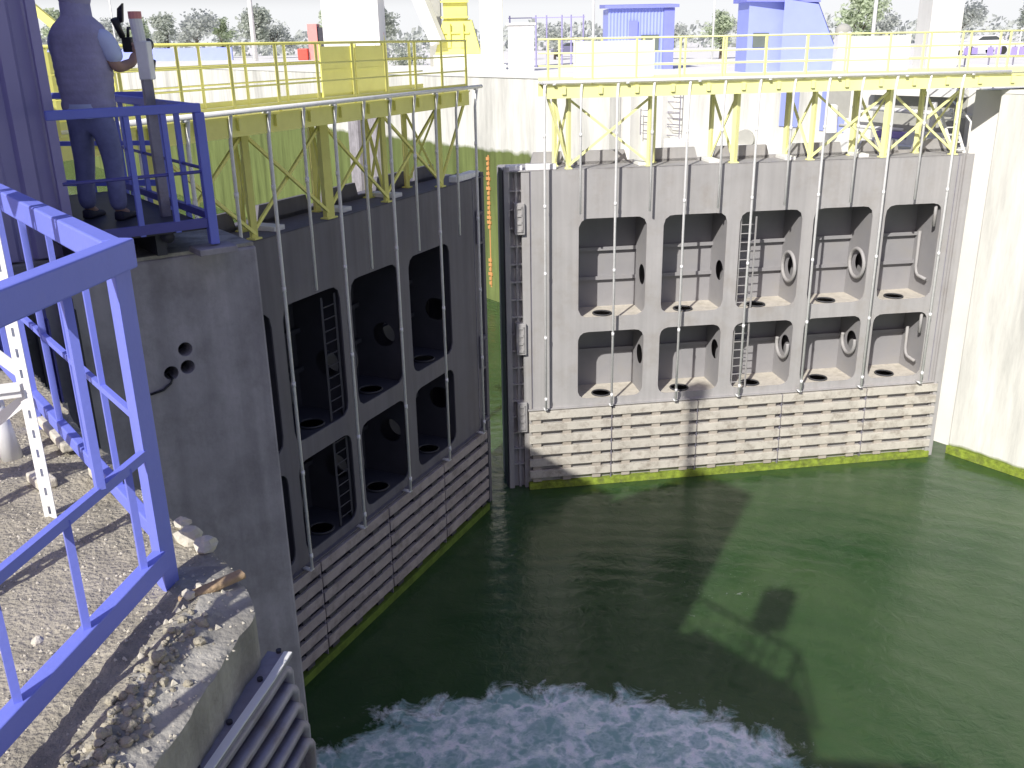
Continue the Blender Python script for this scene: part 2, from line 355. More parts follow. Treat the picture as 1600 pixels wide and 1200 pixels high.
PR = (14.17, 28.67)                # right gate pivot corner
# right bank ground behind the wall faces
poly = [xy(on_line(PR, -60, -.6)), xy(on_line(PR, .85, -.6)), xy(on_line(PR, .85, -2.35)), xy(on_line(PR, 16.55, -2.35)), xy(on_line(PR, 16.55, -.6)), xy(on_line(PR, 330, -.6)), xy(on_line(PR, 330, -420)), xy(on_line(PR, -60, -420))]
gb = MB(); gb.prism(poly, -14, 0.0); tag(gb.build('quay_ground', M['paving']), kind='structure')
# left bank, upstream
PL = (-6.9, 12.5)
gb = MB(); gb.prism([xy(on_line(PL, -2.2, 1.2)), xy(on_line(PL, 330, 1.2)), xy(on_line(PL, 330, 300)), xy(on_line(PL, -2.2, 300))], -14, -.01)
tag(gb.build('quay_ground', M['paving']), kind='structure')
gb = MB(); gb.quad((-900, 320, -.3), (900, 320, -.3), (900, 2500, -.3), (-900, 2500, -.3)); tag(gb.build('ground', M['paving'], fix=False), kind='structure')

# right chamber wall downstream of the gate: bright dry concrete
wl = thing('lock_wall', 'bright dry concrete lock wall at the right, green only at the waterline', 'wall', on_line(PR, -20, 0, WATER))
a = MB(); a.hexa([on_line(PR, u, v, z) for z in (-14, -.05) for u, v in ((-58, 0), (-.25, 0), (-.25, -.6), (-58, -.6))]); a.build('wall_face', M['wall_near'], wl)
a = MB(); a.hexa([on_line(PR, u, v, z) for z in (-.05, .06) for u, v in ((-58, .02), (-.25, .02), (-.25, -1.2), (-58, -1.2))]); a.build('coping', M['white_conc'], wl)
a = MB(); a.hexa([on_line(PR, u, v, z) for z in (-11.6, -11.12) for u, v in ((-58, .05), (-.2, .05), (-.2, 0.002), (-58, .002))]); a.build('algae_band', M['algae'], wl)
# upstream right wall with gate recess
wl = thing('lock_wall', 'upstream lock wall seen behind and between the gates, white above and green below', 'wall', on_line(PR, 25, 0, WATER))
a = MB(); a.hexa([on_line(PR, u, v, z) for z in (-14, -.02) for u, v in ((16.5, 0.004), (200, 0.004), (200, -.6), (16.5, -.6))])
a.hexa([on_line(PR, u, v, z) for z in (-14, -.02) for u, v in ((.9, -1.6), (16.5, -1.6), (16.5, -2.4), (.9, -2.4))])
a.build('wall_face', M['wall_far'], wl)
a = MB(); a.hexa([on_line(PR, u, v, z) for z in (-14, -2.3) for u, v in ((5.5, -.75), (14.0, -.75), (14.0, -1.6), (5.5, -1.6))]); a.build('ledge', M['white_conc'], wl, bevel=.03)
a = MB()
for u in (16.2, 14.3): a.hexa([on_line(PR, uu, v, z) for z in (-14, -.02) for uu, v in ((u, -.9), (u + .5, -.9), (u + .5, -1.62), (u, -1.62))])
a.build('pilaster', M['white_conc'], wl, bevel=.03)
a = MB(); a.hexa([on_line(PR, u, v, z) for z in (-14, -.6) for u, v in ((36.4, .45), (37.9, .45), (37.9, .003), (36.4, .003))])
a.build('pilaster', M['pier'], wl); a = MB(); a.hexa([on_line(PR, u, v, z) for z in (-14, -.6) for u, v in ((38.7, .45), (40.0, .45), (40.0, .003), (38.7, .003))]); a.build('pilaster', M['pier'], wl)
a = MB(); a.hexa([on_line(PR, u, v, z) for z in (-14, -.4) for u, v in ((37.95, .1), (38.65, .1), (38.65, .003), (37.95, .003))]); a.build('ladder_slot', M['darksteel'], wl)
a = MB(); a.hexa([on_line(PR, u, v, z) for z in (-.02, .25) for u, v in ((16.5, .05), (200, .05), (200, -.7), (16.5, -.7))]); a.build('coping', M['white_conc'], wl)

# water-level staff with orange figures on the wet wall
st = thing('water_gauge', 'vertical orange water gauge on the green lock wall between the gates', 'gauge', (-1.0, 49.2, -11))
a = MB()
rr = random.Random(3)
z = -3.9
def wallpt(u, off, z):
    p = Vector((-1.0, 49.3, 0)) + AX * u - IN * off * -1
    return (p.x, p.y, z)
while z > -10.6:
    if not (-7.4 > z > -9.0):
        w0 = rr.choice((.12, .16, .09))
        a = MB(); a.hexa([wallpt(u, o, zz) for zz in (z - .16, z) for u, o in ((-w0, .06), (w0, .06), (w0, .01), (-w0, .01))]); a.build('gauge_mark', M['orange'], st)
    z -= .25
a = MB(); a.hexa([wallpt(u, o, zz) for zz in (-10.7, -3.8) for u, o in ((-.04, .01), (.04, .01), (.04, -.05), (-.04, -.05))]); a.build('gauge_strip', M['orange'], st)

# ------------------------------------------------------------------ gates
SD = [0, 2.57, 5.28, 8.01, 10.81, 13.22]
SA = [1.53, 4.02, 6.32, 8.58, 10.83]
SB = [3.53, 5.93, 8.23, 10.43, 12.62]
ZU = (-3.14, -6.05); ZL = (-6.49, -8.59)
ZTOP = -1.75
def leaf_frame(side):
    if side == 'R':
        an = R(8.2); T = (.461, 26.491); sg = 1
    else:
        an = R(244.43); T = (-.876, 25.163); sg = -1
    e = (math.cos(an), math.sin(an)); n = (-math.sin(an) * sg, math.cos(an) * sg)
    def P(s, d, z): return (T[0] + e[0] * s + n[0] * d, T[1] + e[1] * s + n[1] * d, z)
    return P

def rr_radius(th, hw, hh, rc):     # polar radius of a rounded rectangle
    c, s = math.cos(th), math.sin(th)
    lo, hi = 0, 2 * (hw + hh)
    for _ in range(40):
        m = (lo + hi) / 2; x, y = abs(c * m), abs(s * m)
        qx, qy = x - hw + rc, y - hh + rc
        d = math.hypot(max(qx, 0), max(qy, 0)) + min(max(qx, qy), 0) - rc
        if d > 0: hi = m
        else: lo = m
    return lo

def holed(mb, rect, cen, radf, emb, n=40, thick=0, emb2=None):
    """planar rect with a hole of polar radius radf(theta); emb(u,v)->3D"""
    u0, u1, v0, v1 = rect; cu, cv = cen
    ths = [2 * math.pi * k / n for k in range(n)] + [math.atan2(v - cv, u - cu) % (2 * math.pi) for u in (u0, u1) for v in (v0, v1)]
    ths = sorted(set(round(t, 6) for t in ths)); m = len(ths)
    inn = []; out = []
    for t in ths:
        c, s = math.cos(t), math.sin(t); r = radf(t); inn.append((cu + c * r, cv + s * r))
        k = 1e9
        if c > 1e-9: k = min(k, (u1 - cu) / c)
        if c < -1e-9: k = min(k, (u0 - cu) / c)
        if s > 1e-9: k = min(k, (v1 - cv) / s)
        if s < -1e-9: k = min(k, (v0 - cv) / s)
        out.append((cu + c * k, cv + s * k))
    mb.add([emb(*p) for p in out] + [emb(*p) for p in inn], [(i, (i + 1) % m, m + (i + 1) % m, m + i) for i in range(m)])
    if emb2:
        mb.add([emb(*p) for p in inn] + [emb2(*p) for p in inn], [(i, (i + 1) % m, m + (i + 1) % m, m + i) for i in range(m)])

def torus_path(cen, r, axis, n=24, a0=0, a1=360):
    out = []
    for k in range(n + 1):
        t = R(a0 + (a1 - a0) * k / n)
        if axis == 's': out.append((cen[0], cen[1] + r * math.cos(t), cen[2] + r * math.sin(t)))
        else: out.append((cen[0] + r * math.cos(t), cen[1] + r * math.sin(t), cen[2]))
    return out

def make_gate(side):
    P = leaf_frame(side)
    M = dict(MATS)
    if side == 'L': M.update(gate=MATS['gate_l'], gate_in=MATS['gate_in_l'], gate_floor=MATS['gate_in_l'], timber=MATS['timber_l'], timber_in=MATS['gate_in_l'], algae=MATS['algae_l'], white_conc=MATS['white_conc'])  # left leaf takes the copies with shade in their colour
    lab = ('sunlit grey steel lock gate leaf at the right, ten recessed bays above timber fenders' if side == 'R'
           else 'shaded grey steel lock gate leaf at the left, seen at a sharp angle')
    g = thing('lock_gate', lab, 'lock gate', P(6.6, .7, WATER))
    # front plate with ten rounded openings
    a = MB()
    se = [.14] + [(SB[i] + SA[i + 1]) / 2 for i in range(4)] + [13.4]
    zm = (ZU[1] + ZL[0]) / 2
    for i in range(5):
        for (z0, z1), (zt, zb) in ((ZU, (ZTOP, zm)), (ZL, (zm, -8.8))):
            cu, cv = (SA[i] + SB[i]) / 2, (z0 + z1) / 2
            hw, hh = (SB[i] - SA[i]) / 2, (z0 - z1) / 2
            holed(a, (se[i], se[i + 1], zb, zt), (cu, cv), lambda t: rr_radius(t, hw, hh, .27), lambda u, v: P(u, 0, v), 64, emb2=lambda u, v: P(u, .035, v))
    a.box(.14, 13.4, 0, .03, -12.2, -8.8, P)
    a.build('front_plate', M['gate'], g)
    # narrow edge panel lines
    a = MB()
    for s in (.14, 12.95):
        a = MB(); a.box(s, s + .015, -.012, -.001, -8.8, ZTOP, P); a.build('plate_seam', M['steel'], g)
    a = MB(); a.box(13.05, 13.4, -.05, -.001, -12, ZTOP + .02, P); a.box(13.1, 13.2, -.12, -.05, -12, ZTOP + .02, P); a.build('heel_post', M['gate'], g)
    # bays
    for i in range(5):
        for row, (z0, z1) in enumerate((ZU, ZL)):
            s0, s1 = SA[i] - .03, SB[i] + .03; zt, zb = z0 + .03, z1 - .03
            b = MB()
            b.quad(P(s0, 1.3, zb), P(s1, 1.3, zb), P(s1, 1.3, zt), P(s0, 1.3, zt))
            hz = zb + (.38 if row == 0 else .55) * (zt - zb)
            if i == 4: b.quad(P(s1, .036, zb), P(s1, 1.3, zb), P(s1, 1.3, zt), P(s1, .036, zt))
            for s in ((s0, s1) if i < 4 else (s0,)): holed(b, (.036, 1.3, zb, zt), (.5, hz), lambda t: .30, lambda u, v, s=s: P(s, u, v), 24)
            hc = (s0 + .85, .42)
            if row == 0:
                b.quad(P(s0, .036, zt), P(s1, .036, zt), P(s1, 1.3, zt), P(s0, 1.3, zt))
            else:
                holed(b, (s0, s1, .036, 1.3), hc, lambda t: .27, lambda u, v: P(u, v, zt), 24)
            ribs = (zb + .55 * (zt - zb) + .18, zb + .31 * (zt - zb)) if row == 0 else (zb + .55 * (zt - zb),)
            for zr in ribs:
                b.box(s0, s1, 1.17, 1.299, zr - .02, zr + .02, P); b.box(s0, s1, 1.16, 1.172, zr - .06, zr + .05, P)
            by = b.build('bay', M['gate_in'], g, fix=False)
            fl = MB(); holed(fl, (s0 + .001, s1 - .001, .036, 1.299), hc, lambda t: .27, lambda u, v: P(u, v, zb + .002), 24)
            fl.build('bay_floor', M['gate_floor'], by, fix=False)
            t_ = MB(); t_.tube(torus_path((hc[0], hc[1], zb + .03), .275, 'z'), .025, 6, P, cap=False); t_.build('floor_rim', M['gate_dark'], by, smooth=True)
            has_ring = i in ((2, 3) if side == 'R' else (1, 2))
            if has_ring:
                t_ = MB(); t_.tube(torus_path((s1 - .11, .5, hz), .44 if row == 0 else .40, 's', 28, 0 if row == 0 else -200, 360 if row == 0 else 20), .055, 10, P, cap=row == 1)
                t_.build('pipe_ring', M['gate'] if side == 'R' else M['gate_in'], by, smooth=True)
            if i == 4:
                zc = zb + (.20 if row == 0 else .22) * (zt - zb); tp = zb + .66 * (zt - zb)
                path = [(s1 - .14, .82, tp), (s1 - .14, .80, zc + .25), (s1 - .14, .74, zc + .08), (s1 - .14, .62, zc), (s1 - .14, .2, zc - .02)]
                t_ = MB(); t_.tube(path, .05, 8, P); t_.tube([(s1 - .14, .14, zt - .02), (s1 - .14, .14, zt - .75)], .05, 8, P); t_.build('bent_pipe', M['gate'], by, smooth=True)
            if i == 2:
                t_ = MB(); la, lb = s0 + .10, s0 + .56
                top = zt - .2 if row == 0 else zt - .05
                for s in (la, lb): t_.bar((s, .10, zb + .01), (s, .10, top), .05, .03, P)
                zz = zb + .2
                while zz < top - .05: t_.tube([(la, .10, zz), (lb, .10, zz)], .014, 6, P); zz += .26
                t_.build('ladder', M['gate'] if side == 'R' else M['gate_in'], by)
    # rim rings seen on floor are dark; top deck of leaf
    a = MB(); a.box(-.55, 13.4, .0, 1.6, ZTOP - .02, ZTOP, P); a.build('top_plate', M['gate'], g)
    a = MB()
    segs = [(.3, 1.35), (1.75, 3.2), (3.9, 5.3), (5.75, 7.5), (8.1, 9.8), (10.3, 11.6), (12., 13.2)]
    for s0, s1 in segs:
        a.hexa([P(s0, 1.0, ZTOP), P(s1, 1.0, ZTOP), P(s1, 1.1, ZTOP), P(s0, 1.1, ZTOP), P(s0 + .12, 1.0, ZTOP + .38), P(s1 - .12, 1.0, ZTOP + .38), P(s1 - .12, 1.1, ZTOP + .38), P(s0 + .12, 1.1, ZTOP + .38)])
    a.box(.2, 13.3, 1.0, 1.1, ZTOP, ZTOP + .08, P)
    a.build('coaming', M['gate'], g)
    a = MB()
    for s in (3.45, 5.52, 7.8, 10.05): a.box(s - .16, s + .16, .2, .9, ZTOP + .003, ZTOP + .10, P)
    a.build('pad', M['white_conc'], g, bevel=.01)
    a = MB(); a.box(-.5, 13.4, 1.6, 1.65, -12.2, ZTOP, P); a.box(13.38, 13.42, .03, 1.5, -12.2, ZTOP - .03, P); a.build('back_plate', M['gate'], g)
    # mitre post
    a = MB(); a.box(-.58, .14, .22, 1.5, -12.2, ZTOP - .02, P); a.box(-.58, -.43, .04, .22, -12.2, ZTOP + .1, P); a.box(-.10, .13, .03, .22, -12.2, ZTOP - .02, P)
    z = -2.3
    while z > -11:
        a.box(-.43, -.10, .1, .22, z - .025, z + .025, P); z -= .52
    a.box(-.27, -.2, .12, .22, -12, ZTOP, P)
    a.build('mitre_post', M['gate'], g)
    a = MB(); a.box(-.62, -.585, .12, .9, -12.2, ZTOP + .02, P); a.build('mitre_seal', M['gate_dark'], g)
    for zt, zb in ((-2.62, -3.5), (-6.1, -7.05), (-8.55, -9.5)):
        a = MB(); a.box(-.32, -.03, -.09, .2, zb, zt, P); bb = a.build('bumper_block', M['gate'], g, bevel=.015)
        a = MB()
        for k in range(4):
            zz = zb + .12 + k * (zt - zb - .24) / 3
            a.box(-.25, -.10, -.125, -.0905, zz - .035, zz + .035, P)
        a.box(-.13, -.09, -.125, -.0905, zb + .08, zt - .08, P)
        a.build('bumper_rib', M['gate'], bb)
    a = MB(); a.box(-.5, -.05, .1, .4, ZTOP + .0, ZTOP + .14, P); a.box(.05, .9, .05, .28, ZTOP + .003, ZTOP + .16, P); a.build('top_bracket', M['galv'], g, bevel=.02)
    # timber fenders
    sp = MB()
    pitch = .385
    for i in range(5):
        s0, s1 = SD[i] + .02, SD[i + 1] - .02
        for r_ in range(6):
            zt = -8.86 - r_ * pitch
            b = MB(); j = random.uniform(-.006, .006)
            b.box(s0, s1, -.17 + j, -.065, zt - .245, zt, P); b.build('fender_board', M['timber'], g, bevel=.008)
    s = .12
    while s < 13.1:
        for r_ in range(6):
            zt = -8.86 - r_ * pitch - .25
            sp.box(s, s + .26, -.125, -.066, zt - .135, zt - .003, P)
        sp.box(s, s + .26, -.064, -.003, -11.14, -8.87, P)
        s += .93
    sp.build('fender_spacer', M['timber_in'], g)
    for s in SD[1:5]:
        a = MB(); a.box(s - .012, s + .012, -.13, -.01, -11.35, -8.87, P); a.build('section_joint', M['steel'], g)
    a = MB(); a.box(0, 13.22, -.175, -.005, -11.62, -11.20, P); a.build('algae_band', M['algae'], g)
    a = MB(); a.box(0, 13.25, -.10, -.002, -8.83, -8.80, P); a.build('fender_ledge', M['gate'], g)
    return g, P
GR, PRt = make_gate('R')
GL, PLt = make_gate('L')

# ------------------------------------------------------------------ footbridges on the gates
def make_bridge(side, P, s0, s1, trest, panels, label):
    M = dict(MATS)
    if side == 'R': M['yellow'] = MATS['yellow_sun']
    br = thing('footbridge', label, 'footbridge', P(6.6, .3, ZTOP))
    D0, D1 = -.30, .95
    for d in (D0, D1):
        a = MB(); a.box(s0, s1, d - .04, d + .04, .16, .50, P); a.box(s0, s1, d - .07, d + .07, .47, .503, P)
        s = s0 + .45
        while s < s1 - .3 and d == D0:
            a.box(s - .05, s + .05, d - .10, d - .041, .26, .46, P); s += 1.0
        a.build('edge_beam', M['yellow'], br)
    a = MB(); a.box(s0, s1, D0 + .075, D1 - .075, .50, .545, P)
    s = s0 + .2
    while s < s1: a.box(s - .04, s + .04, D0 + .045, D1 - .045, .30, .495, P); s += 1.1
    a.build('deck', M['galv'], br)
    for d in (D0, D1):
        off = .0 if d == D0 else .55
        h = MB()
        for z, r_ in ((1.65, .026), (1.29, .017), (.96, .017)): h.tube([(s0, d, z), (s1, d, z)], r_, 8, P)
        rail = h.build('handrail', M['yellow'], br, smooth=True)
        k = MB(); k.box(s0, s1, d - .006, d + .006, .56, .66, P); k.build('toe_board', M['yellow'], rail)
        s = s0 + .04 + off
        while s < s1:
            p = MB(); p.bar((s, d, .503), (s, d, 1.63), .045, .045, P); p.build('post', M['yellow'], rail); s += 1.2
    for d, q0, q1, m_ in panels:
        a = MB(); a.box(q0, q1, d - .035, d - .028, .62, 1.58, P); a.box(q0, q1, d - .045, d - .0285, 1.08, 1.12, P)
        for q in (q0, q1 - .05): a.box(q, q + .05, d - .06, d - .0285, .55, 1.62, P)
        a.build('panel', m_, br)
    fl, rl = trest
    prev = None
    for s, wd in fl:
        a = MB(); a.bar((s, .12, ZTOP), (s, .12, .16), wd, wd, P); a.box(s - wd * .9, s + wd * .9, .02, .22, ZTOP + .001, ZTOP + .03, P); a.build('leg', M['yellow'], br)
    for s, wd in rl:
        a = MB(); a.bar((s, .85, ZTOP), (s, .85, .16), wd, wd, P); a.box(s - wd * .9, s + wd * .9, .75, .95, ZTOP + .001, ZTOP + .03, P); a.build('leg', M['yellow'], br)
    for (sa, _), (sb, _) in zip(fl, rl):
        a = MB(); a.bar((sa, .14, ZTOP + .1), (sb, .83, .1), .06, .06, P); a.build('brace', M['yellow'], br)
        a = MB(); a.bar((sb, .83, ZTOP + .1), (sa, .14, .1), .05, .05, P); a.build('brace', M['yellow'], br)
    for k in range(len(fl) - 1):
        if side == 'R' and k in (1, 2): continue
        a = MB(); a.bar((fl[k][0], .08, ZTOP + .1), (fl[k + 1][0], .08, .12), .05, .06, P); a.build('brace', M['yellow'], br)
        a = MB(); a.bar((fl[k + 1][0], .16, ZTOP + .1), (fl[k][0], .16, .12), .05, .06, P); a.build('brace', M['yellow'], br)
    a = MB(); a.bar((fl[0][0], .1, ZTOP + .1), (s0 + .05, -.2, .16), .05, .06, P); a.build('brace', M['yellow'], br)
    return br
BR = make_bridge('R', PRt, .57, 17.5, ([(1.25, .10), (3.55, .09), (6.05, .14), (8.35, .11), (10.6, .14), (12.8, .12)], [(1.0, .10), (3.85, .14), (5.6, .10), (7.9, .12), (10.0, .15), (12.05, .12)]),
                 [(.95, 1.55, 3.85, M['cream']), (.95, 9.6, 11.5, M['cream'])], 'sunlit yellow footbridge with railings standing on the right lock gate')
BL = make_bridge('L', PLt, .82, 12.9, ([(1.62, .12), (4.1, .10), (6.3, .18), (8.65, .12), (10.9, .12)], [(2.0, .1), (3.7, .12), (5.7, .12), (8.1, .12), (10.3, .12)]),
                 [(.95, 2.5, 3.8, M['yellow']), (.95, 3.9, 5.1, M['yellow']), (.95, 10.6, 12.6, M['yellow'])], 'shaded yellow footbridge with railings standing on the left lock gate')

def make_air(side, P, s0, s1, label):
    al = thing('air_line', label, 'pipework', P(6.5, -.38, .5))
    a = MB(); a.tube([(s0, -.42, .575), (s1, -.42, .575)], .045, 8, P)
    s = s0 + .3
    while s < s1: a.box(s - .04, s + .04, -.46, -.345, .50, .53, P); s += 2
    a.build('header_pipe', M['galv'], al, smooth=True)
    k = 0; s = .5
    while s < min(s1, 13):
        long_ = k % 2 == 0
        zb = -8.72 if long_ else -2.95
        a = MB(); a.tube([(s, -.40, .57), (s, -.33, .1), (s, -.31, zb)], .036 if long_ else .032, 8, P)
        z = -.8
        while z > zb + .3: a.tube([(s, -.322, z - .05), (s, -.322, z + .05)], .042, 8, P); z -= 1.9
        if long_:
            a.box(s - .05, s + .05, -.33, -.1, zb - .03, zb - .001, P)
        a.build('drop_pipe', M['galv'], al, smooth=True)
        s += 1.0; k += 1
    return al
make_air('R', PRt, .45, 13.9, 'row of thin white pipes hanging down the sunlit right gate')
make_air('L', PLt, .3, 12.4, 'row of thin white pipes hanging down the shaded left gate')

# ------------------------------------------------------------------ left bank: pier
C = (-2.205, 8.187)
def pp(u, v, z): # u upstream along lock, v inland
    q = on_line(C, u, v); return (q[0], q[1], z)
pr = thing('concrete_pier', 'weathered grey concrete pier in shade at the left, with three pipe holes', 'pier', pp(.5, .8, WATER))
a = MB()
def pier_holes(mb):
    holes = [(.72, -.83), (.71, -.975), (.855, -1.0)]
    # front face u=0 with dark sockets placed as real recesses
    return holes
a.hexa([pp(u, v, z) for z in (-14, -.03) for u, v in ((0, 0), (3.1, 0), (3.1, 7), (0, 7))])
body = a.build('pier_body', M['pier'], pr, bevel=.025)
a = MB(); a.hexa([pp(u, v, z) for z in (-.03, .0) for u, v in ((.02, .02), (3.08, .02), (3.08, 6.9), (.02, 6.9))]); a.build('pier_top', M['cap'], pr)
# holes bored with a boolean so they are true recesses
cut = MB()
for v, z in ((.735, -.83), (.735, -.99), (.88, -1.015)): cut.tube([pp(-.1, v, z), pp(.28, v, z)], .062, 20)
cutter = cut.build('bore', M['hole'])
bm_ = body.modifiers.new('b', 'BOOLEAN'); bm_.object = cutter; bm_.operation = 'DIFFERENCE'; bm_.solver = 'EXACT'
dg = bpy.context.evaluated_depsgraph_get(); nm = bpy.data.meshes.new_from_object(body.evaluated_get(dg)); body.modifiers.clear(); body.data = nm
bpy.data.objects.remove(cutter)
for v, z in ((.735, -.83), (.735, -.99), (.88, -1.015)):
    a = MB(); a.tube([pp(.22, v, z), pp(.27, v, z)], .06, 16); a.build('bore_end', M['hole'], pr)
cb = MB(); cb.tube([pp(.1, .88, -1.05), pp(-.012, .88, -1.06), pp(-.015, .90, -1.10), pp(-.014, .97, -1.145), pp(-.014, 1.08, -1.16)], .011, 6)
tag(cb.build('cable', M['black'], smooth=True), 'black cable trailing out of the lowest pipe hole in the pier', 'cable')
# pier continues upstream behind the leaf
gb = MB(); gb.hexa([pp(u, v, z) for z in (-14, -.02) for u, v in ((3.1, 2.4), (30, 2.4), (30, 12), (3.1, 12))])
wl2 = gb.build('lock_wall', M['wall_near']); tag(wl2, 'dark gate recess wall on the left bank behind the pier and the left gate', 'wall')
# stop-log guides on the pier face
for k, (v, wd, m_) in enumerate(((1.62, .10, 'darksteel'), (1.80, .05, 'blue_dark'), (1.93, .14, 'darksteel'), (2.10, .05, 'blue'))):
    a = MB(); a.hexa([pp(u, vv, z) for z in (-9, -.22 - .04 * k) for u, vv in ((-.10, v - wd / 2), (-.003, v - wd / 2), (-.003, v + wd / 2), (-.10, v + wd / 2))])
    a.hexa([pp(u, vv, z) for z in (-9, -.30 - .04 * k) for u, vv in ((-.16, v - wd / 2), (-.101, v - wd / 2), (-.101, v - wd / 2 + .015), (-.16, v - wd / 2 + .015))])
    for j in range(8):
        z = -.5 - j * .42; a.tube([pp(-.101, v, z), pp(-.125, v, z)], .018, 6)
    lab = ['dark steel guide channel on the pier face, nearest the pipe holes', 'narrow dark blue guide strip between the dark channels on the pier', 'wide black guide channel on the pier face, left of the dark blue strip', 'bright blue guide strip at the left end of the pier guides'][k]
    tag(a.build('guide_channel', M[m_]), lab, 'guide channel', 'guides on the pier face')

# ------------------------------------------------------------------ viewing platform with blue railing
K0 = (-2.45, 7.80)
def kp(u, v, z):
    q = on_line(K0, u, v); return (q[0], q[1], z)
vp = thing('viewing_platform', 'dark blue railed steel platform on the pier where the man stands', 'platform', kp(1, .8, 0))
a = MB(); a.hexa([kp(u, v, z) for z in (.19, .235) for u, v in ((.03, .03), (2.6, .03), (2.6, 1.15), (.03, 1.15))]); a.build('floor', M['darksteel'], vp)
a = MB()
for v in (.4, 1.0): a.bar(kp(.1, v, .1), kp(2.5, v, .1), .08, .18)
a.build('bearer', M['darksteel'], vp)
rl = MB(); rl.bar(kp(0, -.02, 1.155), kp(0, 1.12, 1.155), .055, .07); rl.bar(kp(.03, 0, 1.15), kp(2.6, 0, 1.15), .055, .07); ro = rl.build('top_rail', M['blue'], vp, bevel=.008)
rl = MB(); rl.bar(kp(0, .04, .25), kp(0, 1.05, .25), .045, .075); rl.bar(kp(.04, 0, .30), kp(2.6, 0, .30), .045, .06); rl.build('bottom_rail', M['blue_dark'], vp)
rl = MB(); rl.tube([kp(0, .03, .66), kp(0, 1.08, .66)], .014); rl.tube([kp(.03, 0, .68), kp(2.6, 0, .68)], .014); rl.build('middle_rail', M['blue_dark'], vp)
a = MB(); a.bar(kp(0, 0, .07), kp(0, 0, 1.12), .075, .075); po = a.build('corner_post', M['blue'], vp, bevel=.006)
a = MB(); a.hexa([kp(u, v, z) for z in (.0, .055) for u, v in ((-.13, -.15), (.15, -.15), (.15, .17), (-.13, .17))]); a.build('base_plate', M['pier'], po, bevel=.008)
for v in (.28, .56):
    a = MB(); a.bar(kp(0, v, .2), kp(0, v, 1.12), .04, .04); a.build('baluster', M['blue'], vp)
for u in (.55, 1.1, 1.65, 2.2, 2.6):
    a = MB(); a.bar(kp(u, 0, .2), kp(u, 0, 1.12), .04 if u != 1.1 else .055); a.build('baluster', M['blue'], vp)
a = MB(); a.tube([kp(.05, .35, .16), kp(2.6, .35, .16)], .05, 10); tag(a.build('conduit_pipe', M['darksteel'], smooth=True), 'dark pipe running along the floor edge under the platform railing', 'pipe')

# far lit railing on the left bank
br = thing('bank_railing', 'sunlit blue railing behind the man at the far left', 'railing', (-4.7, 10.6, 0))
a = MB(); a.bar((-3.6, 9.9, 1.17), (-6.4, 10.2, 1.17), .06, .06); a.build('top_rail', M['blue'], br)
a = MB(); a.bar((-3.6, 9.9, .70), (-6.4, 10.2, .70), .045, .045); a.build('middle_rail', M['blue'], br)
a = MB(); a.bar((-3.6, 9.9, .30), (-6.4, 10.2, .30), .045, .06); a.build('bottom_rail', M['blue'], br)
for k in range(9):
    x = -3.6 - k * .35; y = 9.9 + .107 * k * .35
    a = MB(); a.bar((x, y, .0), (x, y, 1.14), .03 if k % 4 else .055); a.build('baluster', M['blue'], br)

# control post with grey box
cp = thing('control_post', 'grey control box on a thin post beside the man', 'post', (-2.98, 8.22, .0))
a = MB(); a.bar((-2.97, 8.22, .0), (-2.97, 8.22, 1.42), .075, .075); a.build('post', M['steel'], cp)
a = MB(); a.box(-3.005, -2.905, 8.15, 8.27, 1.36, 1.66); a.build('box', M['galv'], cp, bevel=.01)
a = MB(); a.tube([(-2.97, 8.2, 1.60), (-2.985, 8.2, 1.83)], .05, 12); a.build('lamp_body', M['galv'], cp, smooth=False)
a = MB(); a.tube([(-2.985, 8.2, 1.83), (-2.985, 8.2, 1.885)], .052, 12); a.build('lamp_cap', M['pink'], cp)

# ------------------------------------------------------------------ blue clad machine house at the left edge
A0 = (-3.66, 7.72)
def hp(u, v, z):
    q = on_line(A0, u, v); return (q[0], q[1], z)
mh = thing('machine_house', 'tall blue corrugated steel housing at the left edge of the picture', 'building', hp(1, 1, 0))
def corrug(p0, dirv, outv, length, z0, z1, pitch=.24, dep=.05):
    a = MB(); prof = []; t = 0
    while t < length:
        for ft, fo in ((0, 0), (.38, 0), (.5, dep), (.88, dep)):
            if t + ft * pitch <= length: prof.append((t + ft * pitch, fo))
        t += pitch
    vs = []
    for t, o in prof:
        q = Vector(p0) + dirv * t + outv * o
        vs += [(q.x, q.y, z0), (q.x, q.y, z1)]
    a.add(vs, [(2 * i, 2 * i + 2, 2 * i + 3, 2 * i + 1) for i in range(len(prof) - 1)])
    return a
face_dir = IN; out_dir = -AX
corrug(hp(0, 0, 0), face_dir, out_dir, 2.2, .02, 2.75).build('wall', M['clad'], mh, fix=False)
corrug(hp(0, 0, 0), AX, -IN, .9, .02, 2.75).build('wall', M['clad'], mh, fix=False)
a = MB(); a.hexa([hp(u, v, z) for z in (.0, 2.74) for u, v in ((.01, .01), (1.2, .01), (1.2, 2.2), (.01, 2.2))]); a.build('core', M['clad'], mh)
a = MB(); a.hexa([hp(u, v, z) for z in (2.76, 2.86) for u, v in ((-.12, -.10), (1.3, -.10), (1.3, 2.3), (-.12, 2.3))]); a.build('roof', M['blue_dark'], mh)
a = MB(); a.hexa([hp(u, v, z) for z in (.0, 2.74) for u, v in ((1.6, .9), (5.2, .9), (5.2, 4.5), (1.6, 4.5))]); a.build('rear_shadow_block', M['clad'], mh)  # unseen block added for the shadow low on the right gate
a = MB(); a.bar(hp(-.06, -.05, .0), hp(-.06, -.05, 2.75), .07, .07); a.build('corner_trim', M['clad'], mh)

